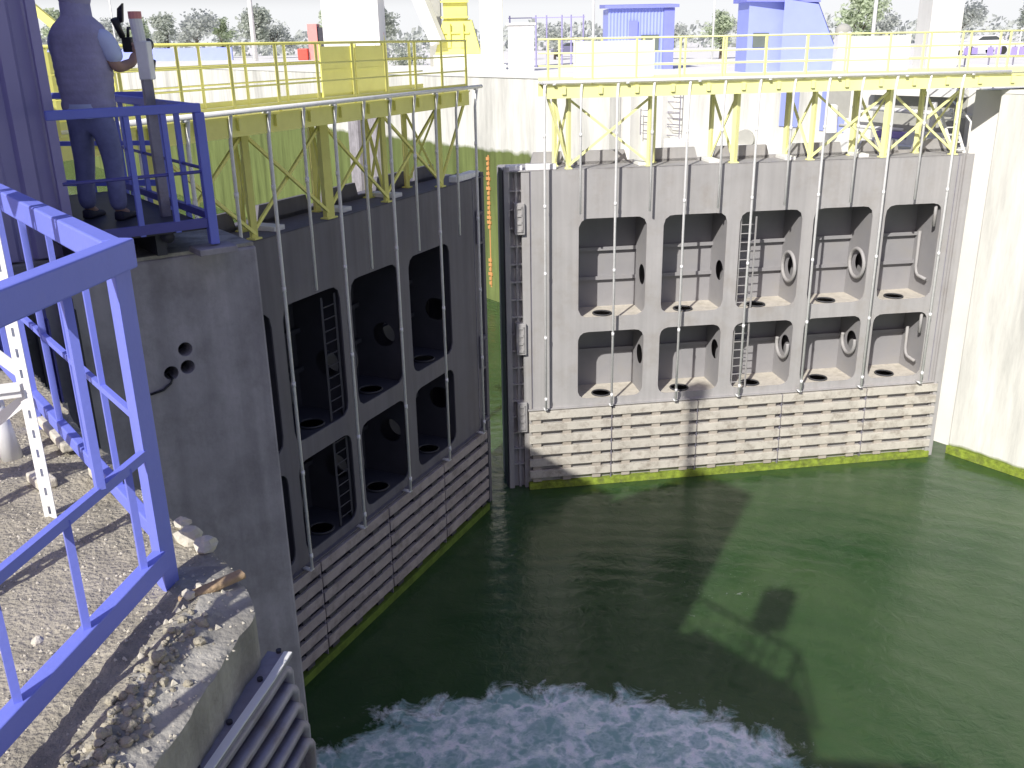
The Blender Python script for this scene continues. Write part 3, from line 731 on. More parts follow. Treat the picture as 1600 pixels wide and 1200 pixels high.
# tall unseen building added on the near left bank (its shadow covers pier, platform and part of the water)
B0 = (-3.16, 4.40)
def bp(u, v, z):
    q = on_line(B0, u, v); return (q[0], q[1], z)
cc = thing('shadow_building', 'tall unseen building on the left bank, added for its shadow', 'building', bp(1, 2, 0))
a = MB(); a.hexa([bp(u, v, z) for z in (0, 5.9) for u, v in ((0, 0), (2.1, 0), (2.1, 4), (0, 4))]); a.build('wall', M['clad'], cc)
a = MB(); a.hexa([bp(u, v, z) for z in (5.9, 6.0) for u, v in ((-.05, -.02), (2.2, -.02), (2.2, 4.1), (-.05, 4.1))]); a.build('roof', M['blue_dark'], cc)
a = MB(); a.tube([bp(2.0, .7, 6.0), bp(2.0, .7, 8.8)], .10, 10); a.build('mast', M['galv'], cc)  # unseen mast and head added for the narrow shadow on the right gate
a = MB(); a.hexa([bp(u, v, z) for z in (8.8, 9.5) for u, v in ((1.75, .4), (2.25, .4), (2.25, 1.0), (1.75, 1.0))]); a.build('mast_shadow_head', M['steel'], cc)

# ------------------------------------------------------------------ foreground quay
edge_poly = [(-1.02, .6), (-.93, 1.35), (-.868, 1.80), (-.835, 2.13), (-.80, 2.34), (-.795, 2.47), (-.84, 2.60), (-.93, 2.74), (-1.02, 2.86), (-1.17, 2.99), (-1.32, 3.18), (-2.1, 4.18), (-4.2, 6.85), (-9, 3.4), (-9, .6)]
def inside(x, y, poly):
    c = False; n = len(poly); j = n - 1
    for i in range(n):
        xi, yi = poly[i]; xj, yj = poly[j]
        if (yi > y) != (yj > y) and x < (xj - xi) * (y - yi) / (yj - yi) + xi: c = not c
        j = i
    return c
def seg_d(x, y, a, b):
    ax, ay = a; bx, by = b; t = max(0, min(1, ((x - ax) * (bx - ax) + (y - ay) * (by - ay)) / ((bx - ax) ** 2 + (by - ay) ** 2)))
    return math.hypot(x - ax - t * (bx - ax), y - ay - t * (by - ay))
def edge_dist(x, y):
    return min(seg_d(x, y, edge_poly[i], edge_poly[i + 1]) for i in range(11))
def ground_z(x, y):
    p = Vector((x, y, 0))
    f = noise.fractal(p * 4, 1., 2.1, 5)
    h = .010 * f
    ed = edge_dist(x, y)
    # ridge of dirt clods between rail and cap
    r = seg_d(x, y, (-.97, 2.50), (-1.05, 1.4))
    cl = max(0, 1 - r / .11)
    h += cl * (.035 + .05 * max(0, noise.fractal(p * 16, .8, 2.2, 3)))
    r2 = seg_d(x, y, (-1.06, 2.62), (-1.12, 2.2)); h += max(0, 1 - r2 / .05) * .02
    h -= .03 * max(0, 1 - ed / .30) * (0.4 + .6 * (noise.noise(p * 6) * .5 + .5))
    h += .006 * noise.noise(p * 40) * (1 if ed > .12 else .3)
    if y > 3.0 and ed < .18: h += .03 * max(0, noise.noise(p * 11))
    return h
gm = MB(); st_ = .022
nx = int((3.4) / st_); ny = int(3.9 / st_)
idx = {}
def gv(i, j):
    if (i, j) not in idx:
        x = -4.0 + i * st_; y = .9 + j * st_
        jx = noise.noise(Vector((x * 9, y * 9, 3))) * .012
        idx[(i, j)] = len(gm.v); gm.v.append((x + jx, y + jx, ground_z(x, y)))
    return idx[(i, j)]
for i in range(nx):
    for j in range(ny):
        x = -4.0 + (i + .5) * st_; y = .9 + (j + .5) * st_
        if inside(x, y, edge_poly): gm.f.append((gv(i, j), gv(i + 1, j), gv(i + 1, j + 1), gv(i, j + 1)))
me = bpy.data.meshes.new('quay_surface'); me.from_pydata(gm.v, [], gm.f)
bm = bmesh.new(); bm.from_mesh(me)
def near_pt(x, y):
    best = None
    for i in range(11):
        ax, ay = edge_poly[i]; bx, by = edge_poly[i + 1]; t = max(0, min(1, ((x - ax) * (bx - ax) + (y - ay) * (by - ay)) / ((bx - ax) ** 2 + (by - ay) ** 2)))
        px_, py_ = ax + t * (bx - ax), ay + t * (by - ay); d = math.hypot(x - px_, y - py_)
        if best is None or d < best[0]: best = (d, px_, py_)
    return best
for v in {v for e in bm.edges if e.is_boundary for v in e.verts}:
    d, px_, py_ = near_pt(v.co.x, v.co.y)
    if d < .05:
        q_ = noise.noise(Vector((px_ * 5, py_ * 5, 1))) * .022 + noise.noise(Vector((px_ * 22, py_ * 22, 4))) * .007
        v.co.x = px_ + q_ - .006; v.co.y = py_ + q_ * .4; v.co.z -= .008
be = [e for e in bm.edges if e.is_boundary]
for e in be: e.smooth = False
ex = bmesh.ops.extrude_edge_only(bm, edges=be)
for v in [g for g in ex['geom'] if isinstance(g, bmesh.types.BMVert)]: v.co.z = -.34
bmesh.ops.recalc_face_normals(bm, faces=bm.faces)
bm.to_mesh(me); bm.free()
me.materials.append(M['ground']); me.materials.append(M['cap'])
for p in me.polygons:
    c_ = p.center
    if c_.z < -.05 or abs(p.normal.z) < .3: p.material_index = 1
    elif edge_dist(c_.x, c_.y) < .17 + .05 * noise.noise(c_ * 7) and c_.y < 2.75: p.material_index = 1
    p.use_smooth = True
o = bpy.data.objects.new('quay_surface', me); COL.objects.link(o); tag(o, kind='structure')
# rest of the near quay, lower core
inner = [(-1.15, .6), (-1.03, 1.35), (-.965, 1.80), (-.93, 2.13), (-.90, 2.34), (-.90, 2.44), (-.95, 2.56), (-1.05, 2.70), (-1.2, 2.85), (-1.42, 3.1), (-2.2, 4.1), (-4.25, 6.75), (-9, 3.3), (-9, .6)]
gb = MB(); gb.prism(inner, -14, -.30); tag(gb.build('quay_body', M['pier']), kind='structure')
gb = MB(); gb.prism([(-9, -6), (2.5, -6), (1.2, .35), (-1.0, .62), (-9, .62)], -14, -.012); tag(gb.build('quay_ground', M['ground']), kind='structure')
gb = MB(); gb.prism([(-40, -6), (-9, -6), (-9, 3.4), (-4.2, 6.85), (-9, 13.3), (-40, 13)], -14, -.015); 
gb = MB(); gb.prism([(-40, -6), (-9.0, -6), (-9.0, 3.3), (-10.5, 4.0), (-40, 4)], -14, -.015); tag(gb.build('quay_ground', M['ground']), kind='structure')

# steel edge guard along the quay lip
eg = thing('edge_guard', 'pale steel edge guard with stacked rubbing rails below the broken quay lip', 'edge guard', (-.85, 2.2, -.5))
path = [(-1.0, 1.2), (-.93, 1.6), (-.872, 2.02), (-.835, 2.2), (-.795, 2.39), (-.77, 2.53)]
def off_path(o):
    out = []
    for i, p in enumerate(path):
        a_ = Vector(path[max(i - 1, 0)]); b_ = Vector(path[min(i + 1, len(path) - 1)]); t = (b_ - a_).normalized()
        out.append((p[0] + t.y * o, p[1] - t.x * o))
    return out
def strip(o0, o1, z0, z1):
    a = MB(); p0, p1 = off_path(o0), off_path(o1); n = len(path)
    vs = [(x, y, z) for z in (z0, z1) for p in (p0, p1) for x, y in p]
    fs = []
    for i in range(n - 1):
        fs += [(i, i + 1, n + i + 1, n + i), (2 * n + i, 2 * n + i + 1, 3 * n + i + 1, 3 * n + i), (i, i + 1, 2 * n + i + 1, 2 * n + i), (n + i, n + i + 1, 3 * n + i + 1, 3 * n + i)]
    fs += [(0, n, 3 * n, 2 * n), (n - 1, 2 * n - 1, 4 * n - 1, 3 * n - 1)]
    return a.add(vs, fs)
strip(-.02, .062, -.212, -.20).build('flange', M['steel'], eg)
strip(.036, .0625, -.199, -.194).build('flange_lit_strip', M['white'], eg)  # white strip stands for sunlight on the outer flange
strip(-.01, .005, -.62, -.213).build('web', M['steel'], eg)
for i, (x, y) in enumerate(off_path(.018)):
    a = MB(); a.tube([(x, y, -.1995), (x, y, -.190)], .009, 8); a.build('bolt', M['darksteel'], eg)
for k in range(5):
    pth = [(x, y, -.27 - .07 * k) for x, y in off_path(.018 + .012 * k)]
    e0 = Vector(pth[-1]); pth = pth + [tuple(e0 + Vector((.008, .025, -.025))), tuple(e0 + Vector((.004, .035, -.09))), tuple(e0 + Vector((-.02, .03, -.5)))]
    a = MB(); a.tube(pth, .024, 8); a.build('rubbing_rail', M['steel'], eg, smooth=True)

# loose stones
def rock(name, c, r, m_, label, cat, sc=(1, 1, .7), seed=0, group=None):
    a = MB(); a.sphere((0, 0, 0), 1, 9, 6)
    vs = []
    for v in a.v:
        p = Vector(v); k = 1 + .45 * noise.noise(p * 1.4 + Vector((seed * 3.1, seed, 0))) + .15 * noise.noise(p * 4 + Vector((0, seed, 0)))
        vs.append((c[0] + p.x * r * sc[0] * k, c[1] + p.y * r * sc[1] * k, c[2] + p.z * r * sc[2] * k))
    a.v = vs
    return tag(a.build(name, m_), label, cat, group)
for i, (x, y, r_, l_) in enumerate(((-1.135, 2.93, .05, 'largest pale concrete lump beside the foot of the corner post'), (-1.06, 2.87, .04, 'pale concrete lump just right of the corner post lump'), (-1.20, 3.05, .032, 'small pale lump behind the corner post'),
                                    (-1.0, 2.50, .022, 'small white pebble in the shadow below the corner post'), (-1.0, 2.60, .018, 'tiny white pebble next to the rotten wood'), (-1.28, 2.15, .016, 'white pebble on the bottom blue rail'))):
    z = ground_z(x, y) + (.0 if i < 5 else .115)
    rock('concrete_lump', (x, y, z + r_ * .3), r_, M['stone'], l_, 'stone', seed=i, group='pale lumps on the quay')
a = MB(); a.hexa([(-1.03, 2.49, .01), (-.88, 2.66, .0), (-.86, 2.64, .0), (-1.01, 2.465, .01), (-1.03, 2.49, .035), (-.885, 2.66, .028), (-.86, 2.64, .02), (-1.01, 2.465, .03)])
tag(a.build('wood_scrap', M['rustwood'], bevel=.006), 'rotten brown wood splinter lying on the broken quay edge', 'wood')
cl_ = MB(); rg = random.Random(21)
for k in range(520):
    f = rg.random() ** .8; sp_ = rg.gauss(0, .028)
    x = -.955 - .085 * f + sp_; y = 2.44 - 1.05 * f + rg.uniform(-.03, .03)
    if not inside(x, y, edge_poly): continue
    r_ = .004 + .014 * rg.random() ** 3; b_ = MB(); b_.sphere((0, 0, 0), 1, 7, 5); z = ground_z(x, y)
    cl_.add([(x + r_ * v[0] * (1 + .4 * noise.noise(Vector(v) * 1.5 + Vector((k, 0, 0)))), y + r_ * v[1] * (1 + .4 * noise.noise(Vector(v) * 1.5 + Vector((0, k, 0)))), z + r_ * .25 + r_ * .8 * v[2] * (1 + .3 * noise.noise(Vector(v) * 2 + Vector((0, 0, k))))) for v in b_.v], b_.f)
tag(cl_.build('dirt_clods', M['clod']), 'ridge of crumbled earth clods between the blue rail and the concrete lip', 'dirt', kind='stuff')
gr = MB(); rg = random.Random(5)
for k in range(2600):
    while True:
        x = rg.uniform(-2.3, -.8); y = rg.uniform(1.2, 3.9)
        if inside(x, y, edge_poly): break
    near = seg_d(x, y, (-.97, 2.50), (-1.05, 1.4)) < .12
    r_ = rg.choice((.0022, .0028, .0035, .005, .0065)) * (2.0 if near and rg.random() < .5 else 1)
    z = ground_z(x, y)
    q = [Vector((rg.uniform(-1, 1), rg.uniform(-1, 1), rg.uniform(-.2, 1))).normalized() * r_ * rg.uniform(.7, 1.3) for _ in range(6)]
    vs = [(x + r_, y, z), (x - r_ * .9, y + r_ * .3, z), (x, y + r_ * 1.1, z), (x - .1 * r_, y - r_, z), (x + q[0].x * .3, y + q[0].y * .3, z + r_ * 1.1)]
    gr.add(vs, [(0, 2, 4), (2, 1, 4), (1, 3, 4), (3, 0, 4)])
tag(gr.build('gravel', M['stone'], fix=False), 'scattered pale gravel and dirt crumbs on the near quay', 'gravel', kind='stuff')

# ------------------------------------------------------------------ foreground blue guard railing
P0 = Vector((-1.09, 2.60, 0))
r1 = Vector((-.135, -.99, 0)).normalized(); r2 = Vector((-.613, .790, 0))
gr_ = thing('guard_railing', 'bright blue steel guard railing turning a corner on the near quay', 'railing', tuple(P0))
def gp(dv, t, z, o=0):
    q = P0 + dv * t + Vector((dv.y, -dv.x, 0)) * o; return (q.x, q.y, z)
ZT = 1.06
a = MB(); a.bar(gp(r1, -.05, ZT), gp(r1, 2.6, ZT), .06, .085); a.build('top_rail', M['blue'], gr_, bevel=.006)
a = MB(); a.bar(gp(r2, .04, ZT), gp(r2, 3.1, ZT), .06, .08); a.build('top_rail', M['blue'], gr_, bevel=.006)
a = MB(); a.bar(gp(r1, .03, .47), gp(r1, 2.6, .47), .022, .03); a.build('middle_rail', M['blue'], gr_)
a = MB(); a.bar(gp(r2, .03, .555), gp(r2, 3.1, .555), .018, .022); a.build('middle_rail', M['blue'], gr_)
a = MB(); a.bar(gp(r1, .03, .115), gp(r1, 2.6, .115), .045, .065); a.build('bottom_rail', M['blue'], gr_, bevel=.004)
a = MB(); a.bar(gp(r2, .03, .175), gp(r2, 3.1, .175), .035, .055); a.build('bottom_rail', M['blue'], gr_, bevel=.004)
a = MB(); a.hexa([tuple(P0 + r1 * u + r2 * v + Vector((0, 0, z))) for z in (-.02, ZT - .044) for u, v in ((-.05, -.012), (.035, -.012), (.035, .085), (-.05, .085))]); a.build('corner_post', M['blue'], gr_, bevel=.005)
for t in (1.9,):
    a = MB(); a.bar(gp(r1, t, -.02), gp(r1, t, ZT - .04), .05, .05); a.build('post', M['blue'], gr_)
for t in (.30, .85, 1.4):
    a = MB(); a.bar(gp(r1, t - .03, .48), gp(r1, t - .03, ZT - .04), .022, .04); a.build('baluster', M['blue'], gr_)
for t in (.13, .44, .74, 1.05, 1.35):
    a = MB(); a.bar(gp(r1, t, .12), gp(r1, t, .47), .02, .02); a.build('baluster', M['blue'], gr_)
for t, wd in ((.42, .018), (.80, .018), (1.2, .022), (1.65, .03), (2.1, .022), (2.5, .02)):
    a = MB(); a.bar(gp(r2, t, .18), gp(r2, t, ZT - .04), wd, wd); a.build('baluster', M['blue'], gr_)
a = MB(); a.bar(gp(r2, 1.75, -.03), gp(r2, 1.75, .18), .05); a.build('post', M['blue'], gr_)

# slotted angle frame, white pipes
sf = thing('slotted_frame', 'white perforated angle steel frame standing at the left behind the railing', 'frame', (-1.7, 3.1, 0))
def slotted(x, y, z0, z1, ang, wd=.048):
    """perforated upright: two flanges; front flange has real slots"""
    c, s = math.cos(R(ang)), math.sin(R(ang)); a = MB()
    def q(u, v, z): return (x + c * u - s * v, y + s * u + c * v, z)
    z = z0; sl, pit, sw = .032, .075, .011
    while z < z1:
        zt = min(z + pit, z1)
        za, zb = z + (pit - sl) / 2, z + (pit + sl) / 2
        for (u0, u1, p, t) in ((0, (wd - sw) / 2, z, zt), ((wd + sw) / 2, wd, z, zt), ((wd - sw) / 2, (wd + sw) / 2, z, min(za, zt)), ((wd - sw) / 2, (wd + sw) / 2, min(zb, zt), zt)):
            if t - p > 1e-4: a.box(u0, u1, 0, .003, p, t, q)
        z = zt
    a.box(-.002, .001, 0.001, wd, z0, z1, q)
    return a
slotted(-1.715, 3.095, -.01, 2.0, -10).build('upright', M['white'], sf, fix=False)
slotted(-2.35, 2.85, -.01, 2.0, -10).build('upright', M['white'], sf, fix=False)
a = MB(); a.bar((-1.70, 3.08, .50), (-2.36, 2.83, .50), .004, .055); a.bar((-1.70, 3.08, .50), (-2.36, 2.83, .50), .03, .004); a.build('crossbar', M['white'], sf)
a = MB(); a.bar((-1.71, 3.12, .55), (-2.3, 2.95, 1.25), .004, .04); a.bar((-1.71, 3.10, .45), (-2.3, 3.4, .05), .004, .04); a.build('diagonal_brace', M['white'], sf)
a = MB(); a.box(-2.30, -1.6, 2.50, 2.95, 1.8, 3.0); tag(a.build('sun_blocker', M['pvc'], bevel=.04), 'added white tank resting on top of the slotted frame, above the picture', 'blocker')  # unseen box added to cast the round shadow on the water
for k_ in range(2):
    slotted(-1.68 - .6 * k_, 2.55, -.01, 1.75, -10).build('upright', M['white'], sf, fix=False)
a = MB(); a.tube([(-2.10, 3.64, -.01), (-2.14, 3.64, .24)], .042, 14); a.tube([(-2.14, 3.64, .22), (-2.16, 3.66, .30)], .048, 14); tag(a.build('drain_pipe', M['pvc'], smooth=True), 'white plastic pipe stub standing upright at the left edge', 'pipe')
for i, (p, q, l_) in enumerate((((-2.25, 4.16, .03), (-1.86, 3.66, .03), 'longest white board lying along the edge behind the blue railing'), ((-1.66, 3.44, .03), (-1.52, 3.26, .03), 'short white block lying under the blue bottom rail'), ((-1.9, 3.42, .02), (-1.8, 3.32, .02), 'small white wedge beside the slotted frame foot'))):
    a = MB(); a.bar(p, q, .07, .04); tag(a.build('white_board', M['stone'], bevel=.008), l_, 'board', 'white offcuts by the railing')

# ------------------------------------------------------------------ person filming
def skin_mesh(name, chain_pts, edges, radii, m_, parent=None, levels=2, root=0):
    me = bpy.data.meshes.new(name); o0 = world_loc(parent) if parent else Vector((0, 0, 0))
    me.from_pydata([tuple(Vector(p) - o0) for p in chain_pts], edges, [])
    ob = bpy.data.objects.new(name, me); COL.objects.link(ob)
    sm = ob.modifiers.new('s', 'SKIN'); sm.use_smooth_shade = True
    for i, r_ in enumerate(radii):
        rr_ = r_ if isinstance(r_, tuple) else (r_, r_)
        me.skin_vertices[0].data[i].radius = rr_
        me.skin_vertices[0].data[i].use_root = (i == root)
    sb = ob.modifiers.new('d', 'SUBSURF'); sb.levels = levels; sb.render_levels = levels
    dg = bpy.context.evaluated_depsgraph_get(); nm = bpy.data.meshes.new_from_object(ob.evaluated_get(dg))
    ob.modifiers.clear(); ob.data = nm; nm.name = name; nm.materials.clear(); nm.materials.append(m_)
    for p in nm.polygons: p.use_smooth = True
    if parent: ob.parent = parent
    return ob
FZ = .235
PC = Vector((-3.42, 8.08, FZ))
person = thing('person', 'man in a dark quilted vest and jeans seen from behind, filming from the platform', 'person', tuple(PC))
fwd = Vector((.12, .993, 0)).normalized(); side = Vector((fwd.y, -fwd.x, 0))     # facing away, slightly right
def pb(r_, f_, z): # right, forward, height above floor
    q = PC + side * r_ + fwd * f_; return (q.x, q.y, FZ + z)
# body (one continuous skin-coloured figure)
bp_ = [pb(0, 0, .93), pb(0, .0, 1.12), pb(0, .01, 1.32), pb(0, .0, 1.50), pb(0, .02, 1.60), pb(.0, .05, 1.73), pb(.01, .06, 1.83),
       pb(.09, .0, .88), pb(.115, .03, .50), pb(.125, -.02, .09), pb(.135, .12, .035),
       pb(-.10, .0, .88), pb(-.15, .07, .50), pb(-.19, .06, .09), pb(-.20, .20, .035),
       pb(.19, .0, 1.47), pb(.285, .02, 1.22), pb(.30, .25, 1.26), pb(.29, .33, 1.33),
       pb(-.19, .0, 1.47), pb(-.23, .14, 1.22), pb(-.04, .32, 1.27), pb(.04, .37, 1.30)]
be_ = [(0, 1), (1, 2), (2, 3), (3, 4), (4, 5), (5, 6), (0, 7), (7, 8), (8, 9), (9, 10), (0, 11), (11, 12), (12, 13), (13, 14), (3, 15), (15, 16), (16, 17), (17, 18), (3, 19), (19, 20), (20, 21), (21, 22)]
brd = [(.14, .11), (.13, .10), (.16, .115), (.15, .10), .06, .085, .085, .085, .062, .045, .035, .085, .062, .045, .035, .065, .05, .04, .032, .065, .05, .04, .032]
body = skin_mesh('body', bp_, be_, brd, M['skin'], person)
# jeans
jp = [pb(0, 0, .96), pb(0, -.01, .88), pb(.10, .0, .80), pb(.118, .03, .50), pb(.128, -.01, .22), pb(.13, -.01, .07), pb(-.105, .0, .80), pb(-.155, .065, .50), pb(-.188, .06, .22), pb(-.19, .06, .07)]
skin_mesh('jeans', jp, [(0, 1), (1, 2), (2, 3), (3, 4), (4, 5), (1, 6), (6, 7), (7, 8), (8, 9)], [(.175, .135), (.175, .14), .112, .088, .075, .078, .112, .088, .075, .078], M['jeans'], person)
# vest: quilted rings
vs = []; fs = []; nseg = 28; rows = []
zs = [.90 + .0155 * k for k in range(48)]
for k, z in enumerate(zs):
    t = min(1, (z - .90) / .72)
    wv = .195 + .035 * math.sin(min(1, t * 1.25) * math.pi / 1.6) + (.015 if t < .1 else 0)
    dv = .135 + .02 * math.sin(t * math.pi)
    if t > .80: k_ = (t - .80) / .20; wv *= 1 - .52 * k_ ** 1.7; dv *= 1 - .25 * k_ ** 1.7
    puff = .0035 * abs(math.sin(math.pi * (z - .90) / .062))
    for i in range(nseg):
        th = 2 * math.pi * i / nseg; ce = math.copysign(abs(math.cos(th)) ** .8, math.cos(th)); se_ = math.copysign(abs(math.sin(th)) ** .8, math.sin(th))
        vs.append(pb(ce * (wv + puff), se_ * (dv + puff) + .0 + .02 * t, z))
for k in range(len(zs) - 1):
    for i in range(nseg): fs.append((k * nseg + i, k * nseg + (i + 1) % nseg, (k + 1) * nseg + (i + 1) % nseg, (k + 1) * nseg + i))
a = MB(); a.add(vs, fs); a.build('vest', M['vest'], person, smooth=True)
# shirt sleeves and tail
skin_mesh('shirt', [pb(.15, .0, 1.49), pb(.225, .0, 1.45), pb(.262, .01, 1.36), pb(.285, .03, 1.25)], [(0, 1), (1, 2), (2, 3)], [.07, .082, .08, .072], M['shirt'], person)
skin_mesh('shirt', [pb(-.15, .0, 1.49), pb(-.205, .03, 1.45), pb(-.225, .07, 1.36), pb(-.23, .12, 1.25)], [(0, 1), (1, 2), (2, 3)], [.07, .082, .08, .072], M['shirt'], person)
vs = []; n_ = 20
for z, k in ((.955, 1.0), (.90, 1.02), (.86, 1.0)):
    for i in range(n_):
        th = 2 * math.pi * i / n_; vs.append(pb(math.cos(th) * .198 * k, math.sin(th) * .152 * k, z + (.02 * math.sin(th * 2 + 1) if z < .87 else 0)))
a = MB(); a.add(vs, [(k * n_ + i, k * n_ + (i + 1) % n_, (k + 1) * n_ + (i + 1) % n_, (k + 1) * n_ + i) for k in range(2) for i in range(n_)]); a.build('shirt_tail', M['shirt'], person, smooth=True)
# head detail: hood / hair cap, ears, nose, collar
a = MB(); a.sphere(pb(.005, .03, 1.775), .125, 18, 12, (1, 1.0, 1.2)); a.build('hood', M['vest'], person, smooth=True)
a = MB(); a.tube([pb(0, .02, 1.48), pb(0, .03, 1.58), pb(.0, .03, 1.72)], .125, 18, r1=.115); a.build('collar', M['vest'], person, smooth=True)
a = MB(); a.sphere(pb(.01, .165, 1.79), .022, 8, 6, (1, 1, 1.3)); a.build('nose', M['skin'], person, smooth=True)
for s in (-.035, .045):
    a = MB(); a.sphere(pb(s, .152, 1.82), .012, 8, 6); a.build('eye', M['hair'], person, smooth=True)
a = MB(); a.sphere(pb(.008, .156, 1.745), .02, 8, 5, (1.2, .5, .35)); a.build('mouth', M['pink'], person, smooth=True)
# shoes
for rx, fy in ((.13, .02), (-.195, .085)):
    a = MB(); a.sphere(pb(rx, fy + .03, .05), .075, 12, 8, (.75, 1, .7)); a.v = [(x, y, max(z, FZ + .002)) for x, y, z in a.v]
    b2 = MB(); p = [pb(rx - .045, fy - .07, .0), pb(rx + .045, fy - .07, .0), pb(rx + .05, fy + .19, .0), pb(rx - .05, fy + .19, .0), pb(rx - .04, fy - .07, .085), pb(rx + .04, fy - .07, .085), pb(rx + .035, fy + .18, .045), pb(rx - .035, fy + .18, .045)]
    b2.hexa(p); b2.build('shoe', M['shoe'], person, bevel=.02, smooth=True)
# hands: palm + fingers closing round the camera grip
def hand(rx, fy, z, sgn):
    c = pb(rx, fy, z)
    hpts = [c, pb(rx, fy + .05, z + .045)]
    a = MB(); a.sphere(pb(rx, fy + .035, z + .03), .04, 10, 8, (.7, 1.0, 1.1)); h = a.build('hand', M['skin'], person, smooth=True)
    for k in range(4):
        zz = z + .0 + .021 * k; ln = (.8, 1, 1.05, .9)[k]
        f = MB(); f.tube([pb(rx, fy + .06, zz), pb(rx - sgn * .012, fy + .095 * ln, zz + .004), pb(rx - sgn * .04, fy + .105 * ln, zz + .004), pb(rx - sgn * .058, fy + .085, zz)], .0095, 7, r1=.007); f.build('finger', M['skin'], h, smooth=True)
    f = MB(); f.tube([pb(rx - sgn * .01, fy + .03, z + .06), pb(rx - sgn * .035, fy + .045, z + .085), pb(rx - sgn * .05, fy + .075, z + .09)], .011, 7, r1=.008); f.build('thumb', M['skin'], h, smooth=True)
hand(.285, .33, 1.33, 1); hand(.05, .37, 1.30, -1)
# video camera held up at the right
vc = thing('video_camera', 'black video camera with raised viewfinder held up by the man', 'camera', pb(.22, .42, 1.36))
a = MB()
def vb(x0, x1, y0, y1, z0, z1): 
    return a.box(x0, x1, y0, y1, z0, z1, lambda r_, f_, z: pb(r_, f_, z))
vb(.17, .26, .36, .62, 1.34, 1.46); a.build('camera_body', M['black'], vc, bevel=.012)
a = MB(); a.tube([pb(.215, .62, 1.40), pb(.215, .74, 1.40)], .046, 14, r1=.052); a.build('lens', M['black'], vc, smooth=True)
a = MB(); a.tube([pb(.20, .34, 1.46), pb(.19, .30, 1.54), pb(.185, .27, 1.60)], .026, 8, r1=.034); a.build('viewfinder', M['black'], vc, smooth=True)
a = MB(); a.tube([pb(.215, .40, 1.46), pb(.215, .42, 1.53), pb(.215, .56, 1.53), pb(.215, .58, 1.46)], .013, 8); a.build('top_handle', M['black'], vc, smooth=True)
a = MB(); a.hexa([pb(.17, .33, 1.56), pb(.23, .31, 1.58), pb(.235, .33, 1.58), pb(.175, .35, 1.56), pb(.19, .33, 1.68), pb(.25, .31, 1.72), pb(.255, .33, 1.72), pb(.195, .35, 1.68)]); a.build('flip_screen', M['black'], vc)
a = MB(); a.tube([pb(.30, .52, 1.20), pb(.31, .54, 1.28)], .05, 10); a.tube([pb(.31, .54, 1.28), pb(.30, .52, 1.40)], .018, 8); a.build('microphone', M['black'], vc, smooth=True)

# ------------------------------------------------------------------ right bank gear behind the right gate
RW = (15.4, 29.5)
def rp(u, o, z):       # on recess wall: u upstream, o out toward the lock
    q = Vector((14.17, 28.67, 0)) + AX * u - IN * 1.6 + IN * o
    return (q.x, q.y, z)
def wall_box(mb, u0, u1, o0, o1, z0, z1): return mb.hexa([rp(u, o, z) for z in (z0, z1) for u, o in ((u0, o0), (u1, o0), (u1, o1), (u0, o1))])
# blue sheet door and opening
t = thing('blue_door', 'pale blue sheet doors beside a dark opening in the recess wall under the footbridge', 'door', rp(7, .02, -1.7))
a = MB(); wall_box(a, 8.0, 8.8, .01, .05, -1.55, -.25); a.build('door_leaf', M['cladlight'], t)
a = MB(); wall_box(a, 6.75, 7.0, .01, .05, -1.6, -.05); a.build('door_leaf', M['cladlight'], t)
a = MB(); wall_box(a, 6.0, 6.75, .005, .04, -1.62, -1.1); a.build('door_leaf', M['cladlight'], t)
a = MB(); wall_box(a, 5.85, 6.75, .003, .02, -1.1, -.05); a.build('opening', M['greywall'], t)
a = MB(); a.tube([rp(6.35, .3, -1.62), rp(6.35, .3, -.75)], .24, 14, r1=.2); a.sphere(rp(6.35, .3, -.75), .2, 14, 8, (1, 1, .5)); tag(a.build('bollard', M['white_conc'], smooth=False), 'stout pale bollard in front of the dark opening under the footbridge', 'bollard')
# grey machine recess
t = thing('machine_recess', 'grey open machine recess in the bank under the right end of the footbridge', 'recess', rp(3.2, 0, -1.5))
a = MB(); wall_box(a, 1.6, 4.9, -.02, .03, -1.9, -.28); a.build('back_wall', M['greywall'], t)
a = MB(); wall_box(a, 1.6, 4.9, .0, .45, -.28, -.05); a.build('lintel', M['white_conc'], t)
a = MB(); wall_box(a, 1.2, 5.0, .0, 1.6, -1.95, -1.75); a.build('floor', M['white_conc'], t)
t = thing('gate_ram', 'white hydraulic ram and struts that swing the right gate', 'machinery', rp(3, .7, -1.2))
a = MB(); a.tube([rp(.8, .75, -.80), rp(5.2, .75, -.68)], .075, 10); a.build('cylinder', M['white'], t, smooth=True)
a = MB(); a.tube([rp(3.2, .85, -1.32), rp(5.6, .85, -1.30)], .06, 10); a.build('rod', M['white'], t, smooth=True)
a = MB(); a.bar(rp(2.25, .8, -1.5), rp(2.25, .8, -.42), .14, .14); a.build('stanchion', M['white'], t, bevel=.02)
a = MB(); wall_box(a, 1.6, 2.9, .6, 1.1, -1.75, -1.35); wall_box(a, 2.9, 4.2, .7, 1.0, -1.75, -1.6); a.build('bracket', M['white'], t, bevel=.02)
a = MB(); wall_box(a, 3.0, 4.1, .75, .98, -1.59, -1.38); a.build('motor', M['purple'], t, bevel=.03)
